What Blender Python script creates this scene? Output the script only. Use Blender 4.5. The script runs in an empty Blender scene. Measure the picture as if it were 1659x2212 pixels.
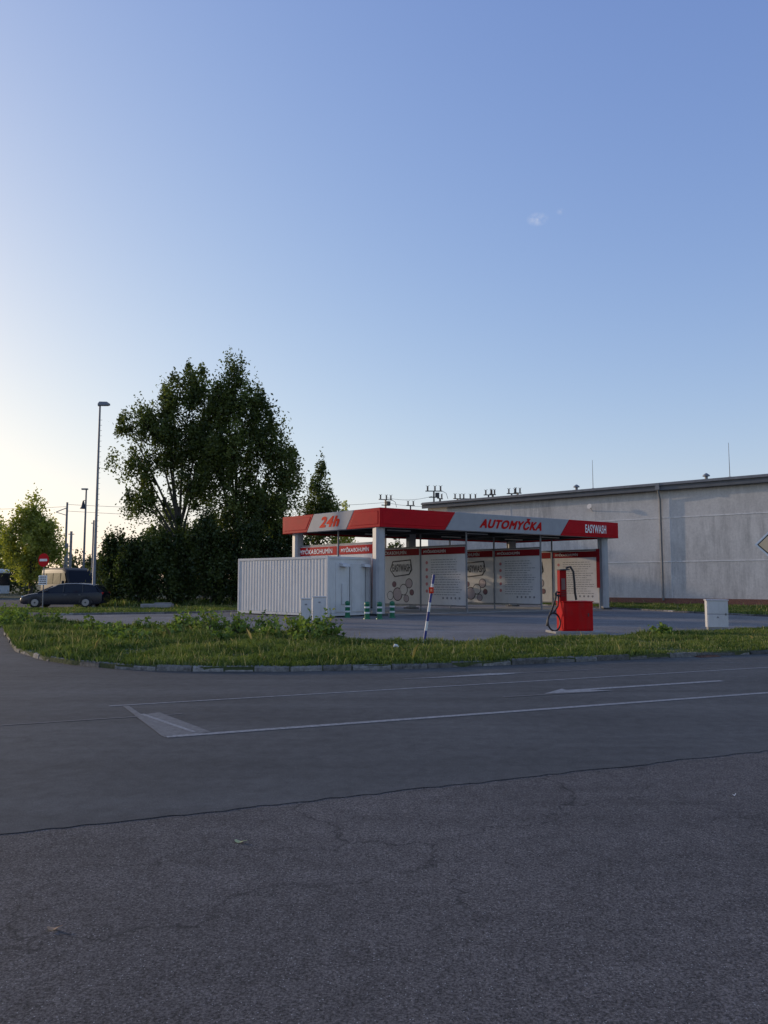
import bpy, bmesh, math, random
import numpy as np
from mathutils import Vector, Matrix, noise
random.seed(7); rng=np.random.default_rng(11)
scene=bpy.context.scene
COL=scene.collection

# ------------------------------------------------------------------ materials
def nt_new(name):
    m=bpy.data.materials.new(name); m.use_nodes=True
    nt=m.node_tree; b=nt.nodes['Principled BSDF']
    return m,nt,b
def N(nt,t,**kw):
    n=nt.nodes.new(t)
    for k,v in kw.items():
        if k.startswith('_'): setattr(n,k[1:],v)
        else: n.inputs[k.replace('_',' ')].default_value=v
    return n
def L(nt,a,b): nt.links.new(a,b)
def mixc(nt,fac,a,b,mode='MIX'):
    n=nt.nodes.new('ShaderNodeMix'); n.data_type='RGBA'; n.blend_type=mode
    for sock,val in ((n.inputs[0],fac),(n.inputs[6],a),(n.inputs[7],b)):
        if isinstance(val,bpy.types.NodeSocket): L(nt,val,sock)
        elif isinstance(val,(int,float)): sock.default_value=val
        else: sock.default_value=(*val,1)
    return n.outputs[2]
def ramp(nt,src,stops):
    r=nt.nodes.new('ShaderNodeValToRGB'); e=r.color_ramp.elements
    e[0].position=stops[0][0]; e[1].position=stops[-1][0]
    def c(v): return (v,v,v,1) if isinstance(v,(int,float)) else (*v,1)
    e[0].color=c(stops[0][1]); e[1].color=c(stops[-1][1])
    for p,v in stops[1:-1]:
        x=e.new(p); x.color=c(v)
    L(nt,src,r.inputs[0]); return r.outputs[0]
def coords(nt,scale=(1,1,1)):
    tc=nt.nodes.new('ShaderNodeTexCoord'); mp=nt.nodes.new('ShaderNodeMapping')
    mp.inputs['Scale'].default_value=scale; L(nt,tc.outputs['Object'],mp.inputs[0]); return mp.outputs[0]
def tnoise(nt,vec,scale,detail=4,rough=.55,dist=0):
    n=N(nt,'ShaderNodeTexNoise',Scale=scale,Detail=detail,Roughness=rough,Distortion=dist); L(nt,vec,n.inputs['Vector']); return n.outputs[0]
def bump(nt,b,h,strength=.3,dist=.01):
    n=N(nt,'ShaderNodeBump',Strength=strength,Distance=dist); L(nt,h,n.inputs['Height']); L(nt,n.outputs[0],b.inputs['Normal'])
def mat(name,col,rough=.55,metal=0,var=.12,scale=2.5,bmp=0,bscale=40,emit=0,dirt=0,spec=.5):
    m,nt,b=nt_new(name); v=coords(nt)
    n1=tnoise(nt,v,scale,5)
    f=ramp(nt,n1,[(.3,0.),(.7,1.)])
    lo=tuple(c*(1-var) for c in col); hi=tuple(min(1,c*(1+var)) for c in col)
    c=mixc(nt,f,lo,hi)
    if dirt:
        vs=coords(nt,(1,1,.25)); d=ramp(nt,tnoise(nt,vs,4,6,.7),[(.5,0.),(.75,dirt)])
        c=mixc(nt,d,c,(.06,.055,.045))
    L(nt,c,b.inputs['Base Color'])
    b.inputs['Roughness'].default_value=rough; b.inputs['Metallic'].default_value=metal
    b.inputs['Specular IOR Level'].default_value=spec
    if bmp: bump(nt,b,tnoise(nt,v,bscale,3),bmp)
    return m

RED=mat('red_gloss_panel',(.46,.005,.012),.45,var=.08,dirt=.1,spec=.10)
REDD=mat('red_print',(.24,.010,.016),.5,var=.1,spec=.1)
REDV=mat('red_painted_steel',(.48,.005,.007),.5,var=.12,dirt=.4,spec=.10)
GREYP=mat('grey_fascia',(.31,.315,.33),.4,var=.06,dirt=.1,spec=.3)
LETR=mat('letter_red',(.48,.008,.008),.5,spec=.08)
LETO=mat('letter_orange_red',(.70,.035,.010),.5,spec=.08)
WHT=mat('white_lettering',(.85,.85,.83),.4)
COLM=mat('column_grey',(.38,.38,.385),.45,var=.06,dirt=.25)
STEEL=mat('galvanised_steel',(.20,.205,.215),.55,.2,var=.15)
DSTEEL=mat('dark_steel',(.05,.052,.056),.5,.3)
PANEL=mat('printed_white_panel',(.70,.685,.66),.45,var=.05,dirt=.15,spec=.2)
INK=mat('grey_print',(.24,.235,.24),.6)
PINK=mat('pink_print',(.55,.20,.20),.6)
BLACK=mat('black_print',(.02,.02,.022),.5)
CONT=mat('container_white',(.60,.595,.58),.55,var=.05,dirt=.18,spec=.2)
SOFF=mat('soffit',(.13,.135,.14),.6)
TUBE=mat('light_tube',(.7,.68,.62),.4)
RUBBER=mat('rubber',(.012,.012,.013),.55)
GREEN=mat('green_bollard',(.01,.15,.07),.4,var=.1)
WBAND=mat('white_band',(.68,.69,.68),.5,var=.1)
BLUE=mat('blue_band',(.012,.03,.20),.4)
GLASS=mat('dark_glass',(.015,.018,.022),.12,var=.05,spec=.35)
CARP=mat('car_paint_dark',(.010,.013,.024),.25,.2,var=.05)
VANP=mat('van_paint',(.028,.026,.026),.5,.0,var=.05,spec=.2)
TYRE=mat('tyre',(.015,.015,.016),.8)
RIM=mat('rim',(.3,.31,.33),.3,.7)
LAMPG=mat('headlamp_glass',(.5,.53,.55),.1)
TAILG=mat('tail_lamp_glass',(.4,.01,.01),.15)
CONC=mat('concrete',(.28,.27,.255),.85,var=.2,bmp=.3)
BARK=mat('bark',(.06,.052,.04),.9,var=.3,scale=8,bmp=.6,bscale=20)
CABG=mat('cabinet_grey',(.58,.575,.56),.55,var=.05,dirt=.2,spec=.3)
CREAM=mat('sign_orange_cream',(.88,.62,.36),.5)
BUSW=mat('bus_white',(.6,.62,.62),.3); BUSG=mat('bus_green',(.05,.35,.08),.3)
ROOFM=mat('roof_sheet',(.20,.21,.23),.5,.2,var=.15)
SGREY=mat('lamp_housing_grey',(.2,.205,.21),.4,.3)

def m_asphalt(name,base,tint,speck,bstr,crack=0.,sc=1.,patch=.25,con=(.35,1.8),spk=.6,vs_=70):
    m,nt,b=nt_new(name); v=coords(nt)
    big=tnoise(nt,v,.35,5,.6); f=ramp(nt,big,[(.3,0.),(.7,1.)])
    c=mixc(nt,f,tuple(x*(1-patch) for x in base),tuple(x*(1+patch) for x in tint))
    fine=tnoise(nt,v,95*sc,5,.75); ff=ramp(nt,fine,[(.38,con[0]),(.5,1.),(.62,con[1])])
    c=mixc(nt,.9,c,ff,'MULTIPLY')
    mid=tnoise(nt,v,6,6,.7); mf=ramp(nt,mid,[(.3,.80),(.7,1.18)])
    c=mixc(nt,1.,c,mf,'MULTIPLY')
    tc=nt.nodes.new('ShaderNodeTexCoord'); mp=nt.nodes.new('ShaderNodeMapping'); mp.inputs['Rotation'].default_value=(0,0,math.radians(-21.8)); mp.inputs['Scale'].default_value=(.06,1.1,1)
    L(nt,tc.outputs['Object'],mp.inputs[0]); st=ramp(nt,tnoise(nt,mp.outputs[0],1.3,4,.6),[(.35,.88),(.65,1.12)])
    c=mixc(nt,1.,c,st,'MULTIPLY')
    vo=N(nt,'ShaderNodeTexVoronoi',Scale=vs_*sc); L(nt,v,vo.inputs['Vector'])
    d=ramp(nt,vo.outputs['Distance'],[(.16,1.),(.32,0.)])
    sep=nt.nodes.new('ShaderNodeSeparateColor'); L(nt,vo.outputs['Color'],sep.inputs[0])
    r=ramp(nt,sep.outputs[0],[(1-speck,0.),(1-speck*.4,1.)])
    mu=N(nt,'ShaderNodeMath',_operation='MULTIPLY'); L(nt,d,mu.inputs[0]); L(nt,r,mu.inputs[1])
    c=mixc(nt,mu.outputs[0],c,(spk,spk*.98,spk*.95))
    if crack:
        def cracks(c,scale,wd,lo,amt,amp,seed):
            dist=N(nt,'ShaderNodeTexNoise',Scale=1.3,Detail=7,Roughness=.6); L(nt,v,dist.inputs['Vector'])
            vm=N(nt,'ShaderNodeVectorMath',_operation='MULTIPLY_ADD'); L(nt,dist.outputs['Color'],vm.inputs[0])
            vm.inputs[1].default_value=(amp,amp,0); L(nt,v,vm.inputs[2])
            va=N(nt,'ShaderNodeVectorMath',_operation='ADD'); L(nt,vm.outputs[0],va.inputs[0]); va.inputs[1].default_value=(seed,seed*.7,0)
            ve=N(nt,'ShaderNodeTexVoronoi',Scale=scale,_feature='DISTANCE_TO_EDGE'); L(nt,va.outputs[0],ve.inputs['Vector'])
            ce=ramp(nt,ve.outputs['Distance'],[(.0,1.),(wd,0.)])
            vb=N(nt,'ShaderNodeVectorMath',_operation='ADD'); L(nt,v,vb.inputs[0]); vb.inputs[1].default_value=(seed*2,seed,0)
            cm=ramp(nt,tnoise(nt,vb.outputs[0],.7,5,.65),[(lo,0.),(lo+.14,amt)])
            m2=N(nt,'ShaderNodeMath',_operation='MULTIPLY'); L(nt,ce,m2.inputs[0]); L(nt,cm,m2.inputs[1])
            return mixc(nt,m2.outputs[0],c,(.02,.02,.02))
        c=cracks(c,.38,.004,.37,crack,1.1,3.3)
        c=cracks(c,1.1,.006,.52,crack*.6,.6,7.1)
    L(nt,c,b.inputs['Base Color']); b.inputs['Roughness'].default_value=.9; b.inputs['Specular IOR Level'].default_value=.15
    bump(nt,b,fine,bstr,.006)
    return m
ASPH_OLD=m_asphalt('old_coarse_asphalt',(.093,.084,.078),(.114,.102,.094),.14,.9,crack=.65,patch=.08,spk=.42,vs_=100,con=(.3,1.9))
ASPH_ROAD=m_asphalt('road_asphalt',(.084,.083,.079),(.096,.095,.090),.03,.3,crack=.2,sc=1.6,patch=.10,con=(.6,1.4),spk=.3)
YARD=m_asphalt('yard_paving',(.17,.162,.15),(.21,.20,.185),.05,.3,patch=.15,con=(.6,1.4),spk=.35)

def m_simple2(name,a,bb,sc,rough):
    m,nt,b=nt_new(name); v=coords(nt)
    f=ramp(nt,tnoise(nt,v,sc,6,.8),[(.38,0.),(.62,1.)])
    c=mixc(nt,f,a,bb); L(nt,c,b.inputs['Base Color']); b.inputs['Roughness'].default_value=rough
    return m
PAINT=m_simple2('worn_road_paint',(.12,.12,.118),(.32,.318,.31),30,.7)
PAINT2=m_simple2('erased_road_paint',(.095,.095,.093),(.165,.165,.16),14,.8)

def m_soil(name,a,bb):
    m,nt,b=nt_new(name); v=coords(nt)
    f=ramp(nt,tnoise(nt,v,.5,8,.7),[(.3,0.),(.7,1.)]); c=mixc(nt,f,a,bb)
    f2=ramp(nt,tnoise(nt,v,18,6,.8),[(.3,.5),(.7,1.5)]); c=mixc(nt,1.,c,f2,'MULTIPLY')
    L(nt,c,b.inputs['Base Color']); b.inputs['Roughness'].default_value=1; bump(nt,b,tnoise(nt,v,20,5),.8,.03); return m
SOIL=m_soil('verge_soil',(.045,.07,.02),(.085,.09,.035))
FIELD=m_soil('rough_ground',(.035,.05,.02),(.07,.075,.035))

def m_leaf(name,dark,light,trans=.3,extra=None):
    m=bpy.data.materials.new(name); m.use_nodes=True; nt=m.node_tree; nt.nodes.clear()
    out=nt.nodes.new('ShaderNodeOutputMaterial')
    at=nt.nodes.new('ShaderNodeAttribute'); at.attribute_name='tint'
    stops=[(0.,dark),(1.,light)]
    if extra: stops=[(0.,dark),(.8,light),(.9,extra),(1.,extra)]
    c=ramp(nt,at.outputs['Fac'],stops)
    d=nt.nodes.new('ShaderNodeBsdfDiffuse'); t=nt.nodes.new('ShaderNodeBsdfTranslucent')
    g=N(nt,'ShaderNodeBsdfGlossy',Roughness=.45)
    g.inputs['Color'].default_value=(.6,.6,.6,1)
    L(nt,c,d.inputs[0]); 
    c2=mixc(nt,1.,c,(1.3,1.35,.6),'MULTIPLY'); L(nt,c2,t.inputs[0])
    mx=nt.nodes.new('ShaderNodeMixShader'); mx.inputs[0].default_value=trans
    L(nt,d.outputs[0],mx.inputs[1]); L(nt,t.outputs[0],mx.inputs[2])
    mg=nt.nodes.new('ShaderNodeMixShader'); mg.inputs[0].default_value=.03
    L(nt,mx.outputs[0],mg.inputs[1]); L(nt,g.outputs[0],mg.inputs[2])
    L(nt,mg.outputs[0],out.inputs[0]); return m
LEAF=m_leaf('poplar_leaves',(.042,.062,.017),(.17,.205,.055),.38)
LEAFD=m_leaf('dark_leaves',(.024,.040,.012),(.085,.115,.034),.3)
LEAFY=m_leaf('backlit_yellow_green_leaves',(.19,.21,.04),(.45,.46,.12),.5)  # yellow-green lightened to put the backlit look into the leaf colour
LEAFS=m_leaf('shrub_leaves',(.065,.11,.02),(.20,.28,.065),.35,(.28,.28,.07))
GRASSM=m_leaf('grass_blades',(.060,.10,.020),(.175,.225,.06),.3,(.34,.31,.15))
FAR=m_leaf('far_leaves',(.05,.065,.03),(.12,.14,.06),.3)

def m_kerb():
    m,nt,b=nt_new('granite_kerb'); v=coords(nt)
    at=nt.nodes.new('ShaderNodeAttribute'); at.attribute_name='tint'
    c=ramp(nt,at.outputs['Fac'],[(0.,(.075,.072,.066)),(.6,(.165,.158,.145)),(1.,(.32,.305,.28))])
    f=ramp(nt,tnoise(nt,v,9,7,.8),[(.35,.35),(.65,1.4)]); c=mixc(nt,1.,c,f,'MULTIPLY')
    L(nt,c,b.inputs['Base Color']); b.inputs['Roughness'].default_value=.9; bump(nt,b,tnoise(nt,v,25,5),.8,.02); return m
KERB=m_kerb()
def m_wall():
    m,nt,b=nt_new('stained_render_wall'); v=coords(nt); vs=coords(nt,(1,1,.12))
    f=ramp(nt,tnoise(nt,v,.45,7,.65),[(.3,0.),(.7,1.)])
    c=mixc(nt,f,(.60,.57,.53),(.74,.71,.665))
    s=ramp(nt,tnoise(nt,vs,1.6,8,.78),[(.43,0.),(.72,.75)])
    s2=ramp(nt,tnoise(nt,v,.22,4),[(.42,0.),(.6,1.)])
    mu=N(nt,'ShaderNodeMath',_operation='MULTIPLY'); L(nt,s,mu.inputs[0]); L(nt,s2,mu.inputs[1])
    c=mixc(nt,mu.outputs[0],c,(.19,.185,.175))
    f2=ramp(nt,tnoise(nt,v,7,7,.8),[(.3,.82),(.7,1.1)]); c=mixc(nt,1.,c,f2,'MULTIPLY')
    L(nt,c,b.inputs['Base Color']); b.inputs['Roughness'].default_value=.9; b.inputs['Specular IOR Level'].default_value=.2; bump(nt,b,tnoise(nt,v,15,4),.2,.02); return m
WALL=m_wall()
def m_brick():
    m,nt,b=nt_new('brick_plinth'); tc=nt.nodes.new('ShaderNodeTexCoord')
    mp=nt.nodes.new('ShaderNodeMapping'); mp.inputs['Rotation'].default_value=(math.radians(90),0,math.radians(-40.2)); L(nt,tc.outputs['Object'],mp.inputs[0])
    br=N(nt,'ShaderNodeTexBrick',Scale=4.); br.inputs['Color1'].default_value=(.25,.09,.05,1); br.inputs['Color2'].default_value=(.17,.06,.04,1); br.inputs['Mortar'].default_value=(.2,.17,.15,1)
    L(nt,mp.outputs[0],br.inputs['Vector']); L(nt,br.outputs[0],b.inputs['Base Color']); b.inputs['Roughness'].default_value=.9; return m
BRICK=m_brick()

# ------------------------------------------------------------------ builders
class MB:
    def __init__(s): s.v=[];s.f=[];s.m=[]
    def add(s,vs,fs,mi=0):
        o=len(s.v); s.v+=[tuple(p) for p in vs]; s.f+=[tuple(i+o for i in f) for f in fs]; s.m+=[mi]*len(fs); return s
    def obox(s,o,ax,ay,az,mi=0):
        o,ax,ay,az=map(Vector,(o,ax,ay,az))
        vs=[o,o+ax,o+ax+ay,o+ay,o+az,o+ax+az,o+ax+ay+az,o+ay+az]
        return s.add(vs,[(0,3,2,1),(4,5,6,7),(0,1,5,4),(1,2,6,5),(2,3,7,6),(3,0,4,7)],mi)
    def box(s,c,d,rz=0,mi=0):
        ca,sa=math.cos(rz),math.sin(rz)
        ax=Vector((ca*d[0],sa*d[0],0)); ay=Vector((-sa*d[1],ca*d[1],0)); az=Vector((0,0,d[2]))
        return s.obox(Vector(c)-ax/2-ay/2-az/2,ax,ay,az,mi)
    def path(s,pts,rads,n=10,mi=0,caps=True):
        pts=[Vector(p) for p in pts]; 
        if not isinstance(rads,(list,tuple)): rads=[rads]*len(pts)
        vs=[];fs=[]; up=None
        for i,p in enumerate(pts):
            d=(pts[min(i+1,len(pts)-1)]-pts[max(i-1,0)]).normalized()
            if up is None: up=Vector((0,0,1)) if abs(d.z)<.9 else Vector((1,0,0))
            a=d.cross(up).normalized(); b=a.cross(d).normalized(); up=b
            for k in range(n):
                t=2*math.pi*k/n; vs.append(p+(a*math.cos(t)+b*math.sin(t))*rads[i])
        for i in range(len(pts)-1):
            for k in range(n):
                fs.append((i*n+k,i*n+(k+1)%n,(i+1)*n+(k+1)%n,(i+1)*n+k))
        if caps: fs.append(tuple(range(n-1,-1,-1))); fs.append(tuple((len(pts)-1)*n+k for k in range(n)))
        return s.add(vs,fs,mi)
    def tube(s,a,b,r,r2=None,n=12,mi=0): return s.path([a,b],[r,r if r2 is None else r2],n,mi)
    def prism(s,pts,z0,z1,mi=0):
        n=len(pts); vs=[(x,y,z0) for x,y in pts]+[(x,y,z1) for x,y in pts]
        fs=[tuple(range(n-1,-1,-1)),tuple(range(n,2*n))]+[(i,(i+1)%n,n+(i+1)%n,n+i) for i in range(n)]
        return s.add(vs,fs,mi)
    def plate(s,pts,nrm,t,mi=0):
        pts=[Vector(p) for p in pts]; nv=Vector(nrm).normalized()*t; n=len(pts)
        return s.add(pts+[p+nv for p in pts],[tuple(range(n-1,-1,-1)),tuple(range(n,2*n))]+[(i,(i+1)%n,n+(i+1)%n,n+i) for i in range(n)],mi)
    def loft(s,secs,mi=0):
        n=len(secs[0]); vs=[p for r in secs for p in r]; fs=[]
        for i in range(len(secs)-1):
            for k in range(n): fs.append((i*n+k,i*n+(k+1)%n,(i+1)*n+(k+1)%n,(i+1)*n+k))
        fs.append(tuple(range(n))); fs.append(tuple((len(secs)-1)*n+k for k in reversed(range(n))))
        return s.add(vs,fs,mi)

def empty(name,base,label,cat,group=None):
    e=bpy.data.objects.new(name,None); e.location=base; e.empty_display_size=.3; COL.objects.link(e)
    e['label']=label; e['category']=cat
    if group: e['group']=group
    return e
def mkmesh(name,mb,mats,off=(0,0,0),smooth=True,bevel=0,recalc=True):
    me=bpy.data.meshes.new(name)
    vs=[(p[0]-off[0],p[1]-off[1],p[2]-off[2]) for p in mb.v]
    me.from_pydata(vs,[],mb.f)
    for m in (mats if isinstance(mats,(list,tuple)) else [mats]): me.materials.append(m)
    me.polygons.foreach_set('material_index',mb.m)
    if recalc:
        bm=bmesh.new(); bm.from_mesh(me); bmesh.ops.recalc_face_normals(bm,faces=bm.faces); bm.to_mesh(me); bm.free()
    if smooth:
        me.shade_smooth(); me.set_sharp_from_angle(angle=math.radians(38))
    ob=bpy.data.objects.new(name,me); COL.objects.link(ob)
    if bevel:
        mo=ob.modifiers.new('bevel','BEVEL'); mo.width=bevel; mo.segments=2; mo.limit_method='ANGLE'
    return ob
def part(parent,name,mb,mats,world=True,root=None,**kw):
    root=root or parent
    while root.parent: root=root.parent
    off=tuple(root.location) if world else (0,0,0)
    ob=mkmesh(name,mb,mats,off,**kw); ob.parent=parent; return ob
def struct(name,mb,m,**kw):
    ob=mkmesh(name,mb,m,**kw); ob['kind']='structure'; return ob
def copy_thing(root,loc,rz=0,label=None,scale=1):
    n=root.copy(); COL.objects.link(n); n.location=loc; n.rotation_euler=(0,0,rz); n.scale=(scale,)*3
    if label: n['label']=label
    def rec(src,dst):
        for c in src.children:
            if c is n: continue
            k=c.copy(); COL.objects.link(k); k.parent=dst; rec(c,k)
    rec(root,n); return n

def text_part(parent,name,body,o,r,w,h,nrm,mt,bold=.02,shear=0,thick=.006,up=(0,0,1),fat=0):
    cu=bpy.data.curves.new('txt','FONT'); cu.body=body; cu.size=1; cu.offset=bold; cu.extrude=.0; cu.resolution_u=4; cu.space_character=1+bold*1.6+fat*2.4
    t=bpy.data.objects.new('txt',cu); COL.objects.link(t)
    bpy.context.view_layer.update(); dg=bpy.context.evaluated_depsgraph_get()
    me0=bpy.data.meshes.new_from_object(t.evaluated_get(dg)); bpy.data.objects.remove(t)
    n0=len(me0.vertices); co=np.empty(n0*3); me0.vertices.foreach_get('co',co); co=co.reshape(-1,3)
    F0=[tuple(p.vertices) for p in me0.polygons]
    offs=[(0,0)] if not fat else [(0,0),(fat,0),(-fat,0),(0,fat*.8),(0,-fat*.8),(fat*.7,fat*.6),(-fat*.7,-fat*.6),(fat*.7,-fat*.6),(-fat*.7,fat*.6)]
    CO=[];FF=[]
    for k,(dx,dy) in enumerate(offs):
        c2=co.copy(); c2[:,0]+=dx; c2[:,1]+=dy; c2[:,2]=k*.0008; CO.append(c2); FF+=[tuple(i+k*n0 for i in f) for f in F0]
    co=np.vstack(CO); me=bpy.data.meshes.new(name); me.from_pydata(co.tolist(),[],FF)
    co[:,0]+=co[:,1]*shear
    mn=co.min(0); mx=co.max(0)
    root=parent
    while root.parent: root=root.parent
    base=Vector(root.location); o=Vector(o)-base; r=Vector(r).normalized(); u=Vector(up); nv=Vector(nrm).normalized()
    x=(co[:,0]-mn[0])/(mx[0]-mn[0])*w; y=(co[:,1]-mn[1])/(mx[1]-mn[1])*h
    P=np.array(o)+x[:,None]*np.array(r)+y[:,None]*np.array(u)+np.array(nv)*(thick+co[:,2])[:,None]
    me.vertices.foreach_set('co',P.ravel()); me.materials.append(mt); me.update()
    ob=bpy.data.objects.new(name,me); COL.objects.link(ob); ob.parent=parent; return ob

# ------------------------------------------------------------------ camera / light
cam=bpy.data.cameras.new('camera'); co=bpy.data.objects.new('camera',cam); COL.objects.link(co)
cam.sensor_fit='VERTICAL'; cam.sensor_height=36; cam.lens=27.02; cam.clip_start=.1; cam.clip_end=4000
co.location=(0,0,1.5); co.rotation_euler=(math.radians(95.23),0,0); scene.camera=co
SUN_AZ=58; SUN_EL=10
w=bpy.data.worlds.new('World'); scene.world=w; w.use_nodes=True; nt=w.node_tree
bg=nt.nodes['Background']; sky=nt.nodes.new('ShaderNodeTexSky'); sky.sky_type='NISHITA'; sky.sun_disc=False
sky.sun_elevation=math.radians(SUN_EL); sky.sun_rotation=math.radians(-SUN_AZ); sky.air_density=1.0; sky.dust_density=1.0; sky.ozone_density=2.0
v1=N(nt,'ShaderNodeVectorMath',_operation='MULTIPLY'); L(nt,sky.outputs[0],v1.inputs[0]); v1.inputs[1].default_value=(2.15,2.12,4.3)
v2=N(nt,'ShaderNodeVectorMath',_operation='MULTIPLY_ADD'); L(nt,v1.outputs[0],v2.inputs[0]); v2.inputs[1].default_value=(.062,.075,.122); v2.inputs[2].default_value=(1,1,1)
v3=N(nt,'ShaderNodeVectorMath',_operation='DIVIDE'); L(nt,v1.outputs[0],v3.inputs[0]); L(nt,v2.outputs[0],v3.inputs[1])
skc=v3.outputs[0]
tcw=nt.nodes.new('ShaderNodeTexCoord')
def wisp(col,d,s,fac):
    sub=N(nt,'ShaderNodeVectorMath',_operation='SUBTRACT'); L(nt,tcw.outputs['Generated'],sub.inputs[0]); sub.inputs[1].default_value=d
    sc=N(nt,'ShaderNodeVectorMath',_operation='DIVIDE'); L(nt,sub.outputs[0],sc.inputs[0]); sc.inputs[1].default_value=s
    ln=N(nt,'ShaderNodeVectorMath',_operation='LENGTH'); L(nt,sc.outputs[0],ln.inputs[0])
    fall=ramp(nt,ln.outputs['Value'],[(.0,1.),(1.,0.)]); nz=ramp(nt,tnoise(nt,tcw.outputs['Generated'],110,5,.6),[(.36,0.),(.7,1.)])
    mu=N(nt,'ShaderNodeMath',_operation='MULTIPLY'); L(nt,fall,mu.inputs[0]); L(nt,nz,mu.inputs[1])
    m2=N(nt,'ShaderNodeMath',_operation='MULTIPLY'); L(nt,mu.outputs[0],m2.inputs[0]); m2.inputs[1].default_value=fac
    return mixc(nt,m2.outputs[0],col,(4.0,4.3,5.2))
skc=wisp(skc,(.1838,.8826,.4322),(.014,.014,.008),.85)
skc=wisp(skc,(.2095,.874,.4375),(.006,.006,.004),.4)
L(nt,skc,bg.inputs[0]); bg.inputs[1].default_value=.15
sl=bpy.data.lights.new('sun','SUN'); sl.energy=2.2; sl.angle=math.radians(.6); sl.color=(1,.78,.55)
so=bpy.data.objects.new('sun',sl); COL.objects.link(so)
sv=Vector((-math.sin(math.radians(SUN_AZ))*math.cos(math.radians(SUN_EL)),math.cos(math.radians(SUN_AZ))*math.cos(math.radians(SUN_EL)),math.sin(math.radians(SUN_EL))))
so.rotation_euler=sv.to_track_quat('Z','Y').to_euler(); so.location=sv*60
scene.view_settings.view_transform='Standard'; scene.view_settings.look='None'; scene.view_settings.exposure=0

# ------------------------------------------------------------------ ground & roads
def sheet(name,pts,z,m):
    mb=MB(); mb.add([(x,y,z) for x,y in pts],[tuple(range(len(pts)))]); return struct(name,mb,m,smooth=False,recalc=False)
R=2500
g=MB(); g.add([(-R,-R,0),(R,-R,0),(R,R,0),(-R,R,0)],[(0,1,2,3)]); struct('ground',g,FIELD,smooth=False)
sheet('forecourt_asphalt',[(-60,-40),(60,-40),(60,30.2),(-60,-17.8)],.004,ASPH_OLD)
edge=[]
x=-60
while x<60:
    y=4.745+(x+2.292)*.4004; j=(noise.noise((x*2.2,0,3))*.05+noise.noise((x*9,1,3))*.03) if abs(x)<12 else 0
    edge.append((x,y+j-.02)); x+= .04 if abs(x)<12 else 4
sheet('road',edge+[(62,30),(70,50),(10,52),(-6,44.5),(-13,44.5),(-13.5,64),(-95,90),(-95,-20)],.008,ASPH_ROAD)

F=[(-15.9,31.2),(-14.15,28.6),(-12.4,25.4),(-11.05,22.56),(-9.7,20.1),(-8.654,18.07),(-7.95,16.8),(-7.288,15.93),(-6.5,14.9),(-5.686,14.15),(-4.618,13.45),(-3.8,13.2),(-3.024,13.08),(-1.626,13.1),(0,13.35),(1.395,13.78),(3.188,14.49),(5.176,15.26),(8.06,16.34),(20,20.9),(40,28.5)]
B=[(-15.6,31.5),(-13.2,29.2),(-9.285,25.6),(-6.017,23.9),(-2.667,21.6),(-.587,19.0),(.804,18.3),(3.26,19.0),(6.215,20.9),(12.75,24.5),(24,31.3),(44,43)]
sheet('yard',[(-15.2,32.9)]+B[1:]+[(44,43.4),(34,37),(26,31.6),(16.8,33.3),(14.8,38),(13.1,43.8),(10,50.5),(5,52),(-6,43),(-9.3,37.2),(-15,35.1)],.014,YARD)
isl=[(x,y+.02) for x,y in F]+B[::-1]
mb=MB(); mb.prism(isl,.0,.085); struct('verge',mb,SOIL,smooth=False)
vl=[(-21,37.4),(-18.2,37.4),(-15,35.3),(-9.3,37.4),(-7.3,39.5),(-6.3,44),(-6,47),(-8,49),(-13,47.5),(-15,43.4),(-21,43)]
mb=MB(); mb.prism(vl,.0,.07); struct('tree_verge',mb,SOIL,smooth=False)
vr=[(8,58),(10,50.4),(13.1,44),(14.8,38.2),(16.8,33.5),(26,31.8),(34,37.2),(22,47.5),(12,56.5)]
mb=MB(); mb.prism(vr,.0,.06); struct('building_verge',mb,SOIL,smooth=False)

def polyline_pts(P,step):
    out=[];rem=0
    for a,b in zip(P[:-1],P[1:]):
        a=Vector(a);b=Vector(b);d=(b-a).length;t=rem
        while t<d: out.append(a+(b-a)*(t/d)); t+=step*random.uniform(.6,1.25)
        rem=t-d
    return out
def kerb(name,P,step,h=.12,wd=.16,side=1,jit=1.):
    pts=polyline_pts(P,step); mb=MB(); tints=[]
    for a,b in zip(pts[:-1],pts[1:]):
        d=(b-a).normalized(); n=Vector((-d.y,d.x))*side; gap=random.uniform(.004,.014)
        jh=h+random.uniform(-.03,.008)*jit; jo=random.uniform(-.025,.02)*jit
        a2=a+d*gap+n*jo; l=(b-a).length-2*gap
        c=random.uniform(.02,.04)
        o=Vector((a2.x,a2.y,0)); D=Vector((d.x,d.y,0)); Nn=Vector((n.x,n.y,0)); Z=Vector((0,0,1))
        prof=[(0,-.02),(.012,jh-c),(c,jh),(wd,jh),(wd,-.02)]
        s1=[o+Nn*p+Z*q for p,q in prof]; tw=random.uniform(-.02,.02)*jit; th=random.uniform(-.015,.01)*jit
        s2=[o+D*l+Nn*(p+tw)+Z*(q+(th if q>0 else 0)) for p,q in prof]
        mb.loft([s1,s2]); tn=min(1,max(0,random.gauss(.5,.24)))
        if -4<a.x<-1.2 and name=='kerb': tn=random.uniform(.65,1)
        tints+=[tn]*10
    ob=struct(name,mb,KERB,smooth=False,bevel=.008)
    at=ob.data.attributes.new('tint','FLOAT','POINT'); at.data.foreach_set('value',tints)
kerb('kerb',F[1:],.62,.105)
kerb('kerb_of_tree_verge',[(-21,37.3),(-18.2,37.3),(-15,35.2),(-9.3,37.3),(-7.2,39.4)],1.0,.10,jit=.3)
kerb('kerb_of_building_verge',[(10,50.3),(13.1,43.9),(14.8,38.1),(16.8,33.4),(26,31.7)],1.0,.09,jit=.3)

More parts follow.
